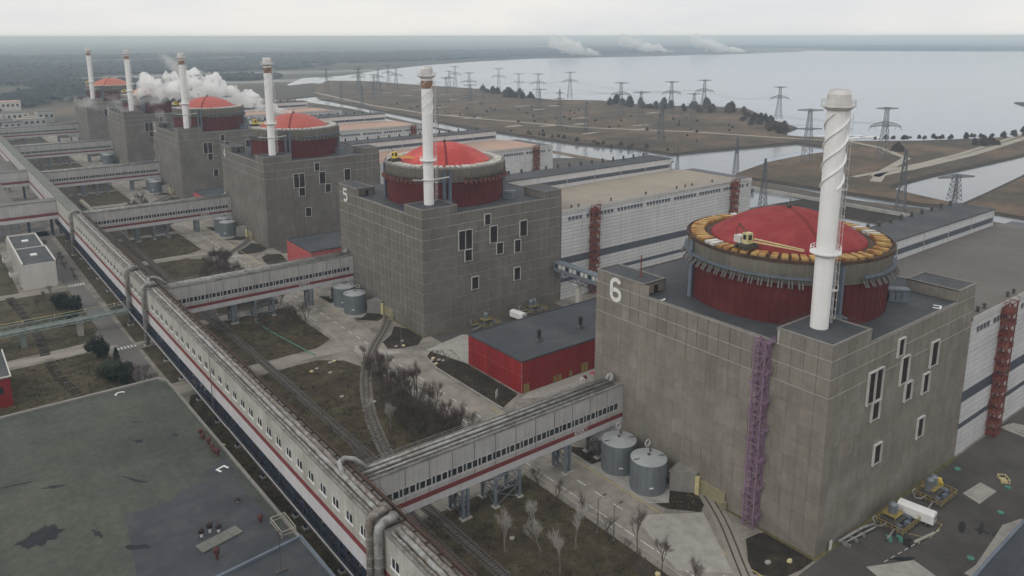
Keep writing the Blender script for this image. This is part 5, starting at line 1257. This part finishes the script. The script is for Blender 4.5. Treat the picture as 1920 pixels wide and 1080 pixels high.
for x,y,k,s in ((478,456,'mast',1.1),(477,613,'mast',1.15),(489,469,'mast',.7),(575,900,'mast',.9),(405,975,'mast',.9),(489,1096,'mast',.8),(446,1130,'mast',.8),(362,703,'mast',.7),(470,560,'mast',.9)):
    pylon(k,x,y,'slim dark lattice mast on the brown spit along the canal','slim masts on the spit',s)
pylon('mast',370,287,'slim a-shaped pylon on the canal quay behind the hall of block 5','quay pylons',.78,R(10),0); pylon('mast',341,146,'tall dark lattice mast at the canal right of the nearest stack','quay pylons',1.02,R(10),0); pylon('mast',286,206,'lattice mast directly above the dome of block 6','quay pylons',.82,R(10),0); pylon('mast',318,172,'slender grey mast half hidden by the nearest stack','quay pylons',.9,R(10),0); pylon('mast',352,330,'low lattice mast in the transformer yard behind the hall of block 5','quay pylons',.5,R(10),0); pylon('mast',372,128,'smaller lattice mast by the low wide gantry','quay pylons',.6,R(10),0)
pylon('low',409,143,'low wide lattice gantry pylon beyond the raised bay at right','quay gantries',1.,R(-25),0)
LP=[(534,254),(698,630),(701,916),(772,1266)]; LP2=[(764,506),(764,626),(781,925),(778,1125)]; LP3=[(466,285),(626,656),(633,1019),(649,1296)]
for k,pl in enumerate((LP,LP2,LP3)):
    for (a,b) in zip(pl,pl[1:]):
        for off in (-10,0,10):
            P=[(a[0]+(b[0]-a[0])*t+off*.8,a[1]+(b[1]-a[1])*t-off*.5,33-16*4*t*(1-t)*.6) for t in [j/14 for j in range(15)]]
            single('power_line',MB().tube(P,.055,4),'pylon_steel','thin sagging cable strung between the lattice pylons on the spit','power line',group='cables between the pylons')
q=MB()
for i,(x,y,s) in enumerate(((215,40,1),(225,60,1),(232,70,1.1),(250,85,.9),(246,110,1),(230,20,.8),(300,330,1),(285,300,1),(262,250,.9),(320,240,.9),(240,205,1),(258,420,1),(280,480,1),(240,520,1),(300,560,1))):
    t=thing('transformer','grey transformer with round cooling fins in the yard behind the halls','transformer',(x,y,0),'transformers in the yard'); t.scale=(s,s,s)
    if i==0:
        q=MB(); q.box(-3,3,-1.8,1.8,.4,4); tb=q.mesh('tank_body','pylon_steel'); q=MB()
        for k in range(3): q.tube([(-2+2*k,0,4),(-2.3+2.3*k,0,7)],[.4,.15],8)
        bs=q.mesh('bushing','strut_dark'); q=MB()
        for k in range(8): q.box(-2.8+k*.75,-2.6+k*.75,-3,-1.81,.8,3.6); q.box(-2.8+k*.75,-2.6+k*.75,1.81,3,.8,3.6)
        cf=q.mesh('cooling_fin','steel_bluegrey')
    link('tank_body',tb,t); link('bushing',bs,t); link('cooling_fin',cf,t)
# quay wall along the canal behind the halls and the water channel cut in the yard
q=MB(); q.box(0,1.2,0,170,-1.2,2.2); 
for k in range(17): q.box(-.3,0,k*10,k*10+.5,-.2,2.2)
single('quay_wall',q,'pale_concrete','pale concrete quay wall between the transformer yard and the canal','wall',(333,92,0))
mb=MB(); mb.prism([(302,90),(332.8,90),(332.8,262),(302,262)],-.1,.03); struct('quay_verge',mb,'soil_dark')
mb=MB(); mb.sheet([(252,214),(330,206),(352,330),(330,360),(262,300)],.05); mb.sheet([(232,510),(334,430),(348,640),(366,850),(345,900),(290,700)],.05); mb.sheet([(230,150),(298,130),(298,190),(250,200)],.05)
struct('discharge_basin',mb,'canal_water')
t=thing('intake_footbridge','dark railed footbridge over the basin behind the halls','footbridge',(262,318,0),rotz=R(12))
q=MB(); q.box(0,95,-2,2,6.2,6.8); part('deck',q,'pylon_steel',t); q=MB()
for k in range(24):
    for y in (-2,2): q.beam((k*4,y,6.8),(k*4,y,9.2),.25)
for y in (-2,2): q.beam((0,y,9.2),(95,y,9.2),.25)
part('railing',q,'pylon_steel',t); q=MB()
for k in range(6): q.box(5+k*17,6.4+k*17,-1.4,1.4,0,6.2)
part('pier',q,'far_wall',t)
# ------------------------------------------------------------------ yard things
def skid(loc,label,two=False,rz=0):
    t=thing('process_skid',label,'machinery',loc,'railed machinery skids by the blocks',rotz=rz)
    q=MB(); q.box(-4,4,-3,3,0,.5); q.box(-3,2.2,-1,2.6,.5,1.6); part('base',q,'strut_dark',t)
    q=MB(); 
    for a,b_ in (((-4,-3),(4,-3)),((4,-3),(4,3)),((4,3),(-4,3)),((-4,3),(-4,-3))):
        n=5
        for k in range(n): x=a[0]+(b_[0]-a[0])*k/n; y=a[1]+(b_[1]-a[1])*k/n; q.beam((x,y,.5),(x,y,1.9),.11)
        q.beam((*a,1.9),(*b_,1.9),.11); q.beam((*a,1.2),(*b_,1.2),.09)
    for a in ((-1.5,0),(1.6,0),(-1.5,2.6),(1.6,2.6)): q.beam((*a,.5),(*a,3.4),.14)
    q.box(-1.8,1.9,-.3,2.9,2.2,2.35); part('railing',q,'yellow_paint',t)
    for x in ((-.9,.9) if two else (0,)):
        q=MB(); q.lathe([(.95,1.6),(.95,4.4),(.5,4.9),(.02,4.95)],20,x*1.1,1.3); part('vessel',q,'tank_steel',t,smooth=False)
    q=MB(); q.tube([(-3.4,1,1.2),(-5.2,1,1.2),(-6,2,1.2),(-6,2.8,2.6),(-4.6,2.9,2.6)],.18,8); q.tube([(-3.5,-1,.9),(-8,-1.6,.7)],.22,8); part('pipe',q,'lagging',t)
    q=MB(); q.box(2.3,3.3,-1.6,1.2,.5,1.5); q.box(-3,-2.2,-2,-1.1,.5,1.8); q.box(.2,1.4,-2.2,-1.2,.5,1.3); part('cabinet',q,'blue_grey',t)
    return t
skid((25.5,-5.0,0),'yellow railed machinery skid with one grey vessel left of the white trailer'); skid((43.2,-5.4,0),'yellow railed machinery skid with two grey vessels right of the white trailer',True)
skid((25,148.6,0),'machinery skid with one grey vessel beside the white van at block 5'); skid((49,149.3,0),'machinery skid with two pale vessels right of the white van at block 5',True)
def trailer(loc,rz,label,L=7.6):
    t=thing('white_trailer',label,'trailer',loc,'white box trailers',rotz=rz)
    q=MB(); w_=1.3; q.add([(-w_,0,.9),(w_,0,.9),(w_,0,2.9),(w_*.6,0,3.4),(-w_*.6,0,3.4),(-w_,0,2.9),(-w_,L,.9),(w_,L,.9),(w_,L,2.9),(w_*.6,L,3.4),(-w_*.6,L,3.4),(-w_,L,2.9)],[(0,1,2,3,4,5),(11,10,9,8,7,6)]+[(i,6+i,6+(i+1)%6,(i+1)%6) for i in range(6)]); part('box_body',q,'white_paint',t)
    q=MB(); q.box(-1.1,1.1,.2,L-.2,.62,.9); q.beam((0,0,.7),(0,-1.6,.6),.16); part('chassis',q,'strut_dark',t)
    for y in (1.4,L-1.4):
        for s in (-1,1):
            q=MB(); q.tube([(s*1.0,y,.48),(s*1.28,y,.48)],.48,14); wh=part('wheel',q,'louvre_dark',t); q=MB(); q.tube([(s*1.281,y,.48),(s*1.30,y,.48)],.22,10); part('hub',q,'strut_grey',wh)
    q=MB(); q.box(-1.0,-.04,-.05,-.01,1,2.8); q.box(.04,1.0,-.05,-.01,1,2.8); part('rear_door',q,'white_worn',t)
    for x in (-.55,.5): q=MB(); q.box(x-.22,x+.22,-.09,-.051,1.9,2.5); part('window',q,'glass_dark',t)
    return t
trailer((31.2,-10.4,0),R(8),'white box trailer parked in the yard at the foot of block 6'); trailer((38.6,143.2,0),R(8),'white box van parked at the foot of block 5',6.6)
for x,y,l in ((18.5,-6.8,'near block 6 beside the left skid'),(20.2,-8.2,'a step right of the pair near the left skid')):
    q=MB(); q.box(-.6,.6,-.4,.4,0,.5); q.box(-.3,.5,-.3,.3,.5,.8); q.lathe([(.4,0),(.4,.35),(.02,.4)],10,1.2,.4); single('covered_crate',q,'green_paint','small green painted crate '+l,'crate',(x,y,0),'green things on the yard',rotz=.5)
for x,y,l in ((48.6,-17.3,'below the pale square slab'),(60.3,-3.2,'far up the yard near the hall'),(26,-20,'at the bottom edge of the yard'),(61.2,-14.2,'right of the pale square slab')):
    q=MB(); q.lathe([(.75,0),(.75,.25),(.6,.35),(.02,.4)],14); single('manhole_cover',q,'green_paint','raised green manhole cover '+l,'manhole','' or (x,y,0),'green manholes on the yard')
q=MB(); q.tube([(0,0,.5),(6.5,-1.1,.5)],.32,10); q.box(.8,1.1,-.6,.3,0,.45); q.box(5,5.3,-1.3,-.5,0,.45); single('loose_pipe',q,'pale_concrete','pale loose pipe lying in front of the left skid','pipe',(21.5,-10.6,0))
q=MB(); q.tube([(8,-.9,1.0),(14,-1.3,1.0),(17,-1.6,1.0),(20,-2.2,.8)],.3,10); q.tube([(9,-1.8,.8),(16,-2.6,.8),(19.5,-3,.8)],.22,10)
for x in (9,12,15): q.box(x,x+.25,-3,-.8,0,.8)
single('ground_pipe',q,'lagging','pair of lagged pipes running along the foot of block 6','pipe',(0,0,0))
q=MB(); q.box(-1.1,1.1,-.8,.8,.5,1.4); q.box(-1.4,-.9,-.5,.5,0,.9); q.box(.9,1.4,-.5,.5,0,.9); q.box(-.4,.6,-.6,.6,1.4,2.0); single('yellow_pump',q,'yellow_bright','bright yellow pump set at the end of the right skid','pump',(48.8,-3.6,0),rotz=.6)
q=MB()
for a in ((-1.3,-.9),(1.3,-.9),(1.3,.9),(-1.3,.9)): q.beam((*a,0),(*a,1.1),.14)
q.beam((-1.3,-.9,1.1),(1.3,-.9,1.1),.14); q.beam((-1.3,.9,1.1),(1.3,.9,1.1),.14); q.beam((-1.3,-.9,1.1),(-1.3,.9,1.1),.14); q.beam((1.3,-.9,1.1),(1.3,.9,1.1),.14); q.box(-1.1,1.1,-.7,.7,0,.35); single('railed_hatch',q,'yellow_pale','pale railed hatch standing alone on the yard at right','hatch',(63.6,-12.4,0),rotz=.7)
for i in range(5):
    q=MB(); q.box(-.5,.5,-3,3,0,.25); single('loose_slab',q,'pale_patch','pale slab in the row lying by the red stair','slab',(92.5+i*1.5,-4.2-.2*i,.02),'slabs by the red stair',rotz=.12*i-.1)
q=MB(); q.box(-.5,.5,-.06,.06,0,2.2); single('yard_door_panel',q,'white_worn','pale panel standing against block 6 near its corner','panel',(5.2,-.6,0))
# lamp posts, sign, wagons, debris
def lamp(x,y,H,label,g='lamp posts',arm=1.6,rz=0):
    t=thing('lamp_post',label,'lamp post',(x,y,0),g,rotz=rz)
    q=MB(); q.tube([(0,0,0),(0,0,H)],[.16,.08],8); q.lathe([(.3,0),(.3,.5),(.17,.6)],8); part('pole',q,'strut_grey',t); q=MB(); q.beam((0,0,H),(arm,0,H+.25),.08); part('arm',q,'strut_grey',t); q=MB(); q.box(arm-.1,arm+.8,-.16,.16,H+.15,H+.33); part('lamp_head',q,'strut_dark',t)
lamp(-82.2,133.6,22.5,'tall lamp mast against the cream wall of the long gallery','tall masts',arm=1.5,rz=0)
for x,y,l in ((-29.6,29.4,'lamp post on the verge left of the road, near the bottom'),(-30.4,33.5,'lamp post next up from the bottom one left of the road'),(-29.5,75,'lamp post beside the road just past the nearest side gallery'),(-29.5,112,'lamp post beside the thicket before block 5'),(-11.8,150,'lamp post at the road junction before block 5'),(-29.5,228,'lamp post beside the road past the second side gallery'),(-84.2,250,'lamp post beside the left road past the trestle')): lamp(x,y,8.5,l)
t=thing('notice_board','white notice board on legs at the corner of the kerbed bed','sign',(-9.6,97.5,0),rotz=R(35)); q=MB(); q.box(-1,1,-.06,.06,1.2,3.4); part('board',q,'white_worn',t); q=MB(); q.beam((-.7,0,0),(-.7,0,1.2),.12); q.beam((.7,0,0),(.7,0,1.2),.12); part('leg',q,'strut_grey',t)
for i,y in enumerate((444,456.5,469)):
    t=thing('tank_wagon','%s pale tank wagon on the siding behind the long gallery'%('nearest','middle','farthest')[i],'tank wagon',(-57.8,y,0),'tank wagons'); q=MB(); q.tube([(0,.3,2.7),(0,.7,2.7),(0,10.6,2.7),(0,11,2.7)],[.9,1.45,1.45,.9],16); part('tank',q,'track_sand',t); q=MB(); q.box(-1.2,1.2,0,11.3,1.0,1.25); part('frame',q,'strut_dark',t)
    q=MB(); q.lathe([(.5,4.1),(.5,4.5),(.02,4.6)],10,0,5.6); q.box(-.4,.4,3.5,7.7,4.12,4.2); part('dome',q,'track_sand',t)
    for yy in (1.4,3,8.2,9.8):
        q=MB(); 
        for s in (-.78,.78): q.tube([(s-.07,yy,.66),(s+.07,yy,.66)],.45,12)
        part('wheel',q,'louvre_dark',t)
for i,(x,y) in enumerate(((-45.5,150.5),(-43.2,151.5),(-37.5,153.3),(-36,153.6),(-45.7,128),(-39.5,119),(-30,16.5),(-31.2,15.3),(-12.9,152),(-10.5,151),(-8.6,155),(-9.3,134),(-8,135.3),(-7.2,133),(-6.4,131.6),(-9.6,131),(-41,146),(-46.5,43.5),(-5,2.5),(-9,5))):
    q=MB(); blob(q,0,0,.62,.5,0,.3,9,.15); q.v+= [(x_*1.15,y_*1.15,0) for x_,y_,z_ in q.v[:9]]; q.f+=[(k+9,(k+1)%9+9,(k+1)%9,k) for k in range(9)]; q.m+=[0]*9
    single('manhole_ring',q,'pale_patch' if i%3 else 'yellow_pale','pale concrete manhole ring dotted on the lawns and beds by the road','manhole',(x,y,0.0),'manhole rings on the lawns')
t=thing('yellow_hatch','small yellow hatch cover beside the gallery leg past the green roof','hatch',(-84.5,121,0),rotz=.6); q=MB(); q.box(-1.2,1.2,-.7,.7,0,.25); part('plinth',q,'yellow_pale',t); q=MB(); q.box(-.5,.3,-.4,.4,.25,.75); part('lid',q,'yellow_bright',t)
q=MB(); q.tube([(-40,160,1.2),(-44,190,1.2),(-44.5,204,1.2)],.18,6)
for k in range(8): q.beam((-40-.55*k,160+5.6*k,0),(-40-.55*k,160+5.6*k,1.2),.14)
single('green_pipe',q,'green_paint','thin green pipe on short posts crossing the lawn below the second side gallery','pipe',(0,0,0))
q=MB(); q.beam((-50.5,204,0),(-50.5,204,7),.2); q.tube([(-76,204,6.5),(-50,204.5,6.2),(-42,205,6.2)],.15,6); single('slung_pipe',q,'strut_grey','thin grey pipe slung under the front of the second side gallery','pipe',(0,0,0))
for i,(x,y) in enumerate(((22,92.5),(24.2,91.5),(26.0,93),(28.5,92.4),(20.5,91.8))):
    q=MB(); q.box(-.7,.7,-.5,.5,0,.6); q.box(-.3,.6,-.45,.3,.6,1.0); single('rubble_crate',q,['stair_red','pale_patch','red_faded','green_paint','white_worn'][i],['rust red','grey','pale red','green','white'][i]+' crate dumped on the apron before the red building','crate',(x,y,.03),'crates before the red building',rotz=i*.7)
# railing structures behind the green roof
for x,y,l in ((-110.5,159,'pale pink'),(-113,163.5,'white')):
    q=MB()
    for dx in (-2,0,2): q.beam((dx,0,0),(dx,0,2.6),.12); q.beam((dx,1.2,0),(dx,1.2,2.6),.12)
    q.beam((-2,0,2.6),(2,0,2.6),.12); q.beam((-2,1.2,2.6),(2,1.2,2.6),.12); q.beam((-2,0,1.4),(2,0,1.4),.1); single('pipe_rack',q,'red_faded' if 'pink' in l else 'white_worn',l+' pipe rack just behind the green roof edge','rack',(x,y,0),'racks behind the green roof',rotz=.2)
# ------------------------------------------------------------------ steam and far smoke
def steam(name,label,pts,rad,dens,seed,step=None,sc_=.05,cat='steam',group=None,thr=(.42,.62),col=(1,1,1)):
    P=[Vector(p) for p in pts]; Q=[];Rr=[]
    n=16
    for i in range(len(P)-1):
        for k in range(n): Q.append(P[i].lerp(P[i+1],k/n)); Rr.append(rad[i]+(rad[i+1]-rad[i])*k/n)
    Q.append(P[-1]); Rr.append(rad[-1])
    for _ in range(4): Q=[Q[0]]+[(Q[i-1]+Q[i]*2+Q[i+1])/4 for i in range(1,len(Q)-1)]+[Q[-1]]
    mb=MB(); mb.tube(Q,Rr,56)
    rmax=max(Rr); ns=56; out=[]
    for i,(x,y,z) in enumerate(mb.v):
        k=i//ns; c=Q[min(k,len(Q)-1)]; rr=Rr[min(k,len(Q)-1)]; d=Vector((x,y,z))-c; u=d.normalized()
        p=Vector((x,y,z))
        f1=mnoise.noise(p*(.9/rmax)+Vector((seed*7,0,0))); f2=abs(mnoise.noise(p*(2.4/rmax)+Vector((0,seed*5,0)))); f3=abs(mnoise.noise(p*(6/rmax)))
        out.append(tuple(c+u*rr*(.75+.75*f1+.75*f2+.30*f3)+Vector((0,0,1))*rr*.25*f1))
    mb.v=out
    m=bpy.data.materials.new(name); m.use_nodes=True; t=m.node_tree; t.nodes.clear(); L=t.links; N=t.nodes
    o_=N.new('ShaderNodeOutputMaterial'); v=N.new('ShaderNodeVolumePrincipled'); v.inputs['Color'].default_value=(*col,1); v.inputs['Anisotropy'].default_value=.0
    g=N.new('ShaderNodeNewGeometry'); nz=N.new('ShaderNodeTexNoise'); nz.inputs['Scale'].default_value=sc_; nz.inputs['Detail'].default_value=5; nz.inputs['Roughness'].default_value=.6; nz.inputs['Distortion'].default_value=.6
    mr=N.new('ShaderNodeMapRange'); mr.inputs[1].default_value=thr[0]; mr.inputs[2].default_value=thr[1]; mr.inputs[3].default_value=0; mr.inputs[4].default_value=dens; mr.clamp=True
    L.new(g.outputs['Position'],nz.inputs['Vector']); L.new(nz.outputs[0],mr.inputs[0]); L.new(mr.outputs[0],v.inputs['Density']); L.new(v.outputs[0],o_.inputs['Volume'])
    MATS[name+str(seed)]=m
    o=link(name,mb.mesh(name,name+str(seed),True)); tag(o,label,cat,group); o['kind']='stuff'
    return o
steam('steam_plume','thick white steam plume drifting left across the far blocks from a roof outlet behind dome 4',[(126,560,41),(112,562,46),(92,565,53),(74,568,61),(58,570,67),(46,571,70),(36,572,66),(22,574,68),(12,576,70),(2,577,62)],[1.0,3.0,5.0,7.5,10,11,8.5,9.5,7.5,2.5],.95,1,sc_=.115,thr=(.45,.62))
steam('steam_wisp','thin steam drifting left from the thick plume past the two farthest blocks',[(28,590,60),(10,592,57),(-10,595,55),(-30,600,58),(-44,602,60)],[4,6,6,5,2],.055,2,sc_=.09,thr=(.40,.6))
steam('steam_wisp','pale ragged steam pillar hanging beside the wall of the second block from the far end',[(24,588,40),(22,588,48),(20,588,56),(24,588,64)],[2.5,4,5,4],.08,3,sc_=.1)
steam('steam_wisp','faint steam rising above the thick plume',[(50,600,70),(54,640,80),(50,680,90)],[5,5,4],.045,4,sc_=.08)
for i,(x,y,l) in enumerate(((3040,3108,'left'),(4037,3424,'middle'),(4396,3109,'right'))):
    d=Vector((-.8,.6,0)); s=[1,1.25,1.25][i]
    steam('smoke_plume',l+' of three white smoke plumes lying on the far shore',[(x,y,6),(x-60*s,y+45*s,16),(x-130*s,y+98*s,34),(x-190*s,y+140*s,60),(x-240*s,y+180*s,88)],[7,20,32,38,34],.11,10+i,sc_=.02,cat='smoke',group='smoke plumes on the far shore',thr=(.38,.6))
# ------------------------------------------------------------------ haze
mb=MB(); mb.box(-32500,32500,-32500,32500,-2.6,114.)
m=bpy.data.materials.new('haze'); m.use_nodes=True; t=m.node_tree; t.nodes.clear(); v=t.nodes.new('ShaderNodeVolumePrincipled'); v.inputs['Color'].default_value=(.70,.86,1.0,1); v.inputs['Absorption Color'].default_value=(.45,.72,1,1); v.inputs['Density'].default_value=.000165; v.inputs['Anisotropy'].default_value=.0
o_=t.nodes.new('ShaderNodeOutputMaterial'); t.links.new(v.outputs[0],o_.inputs['Volume']); MATS['haze']=m
o=link('haze',mb.mesh('haze','haze')); o['kind']='stuff'
bpy.context.view_layer.update()
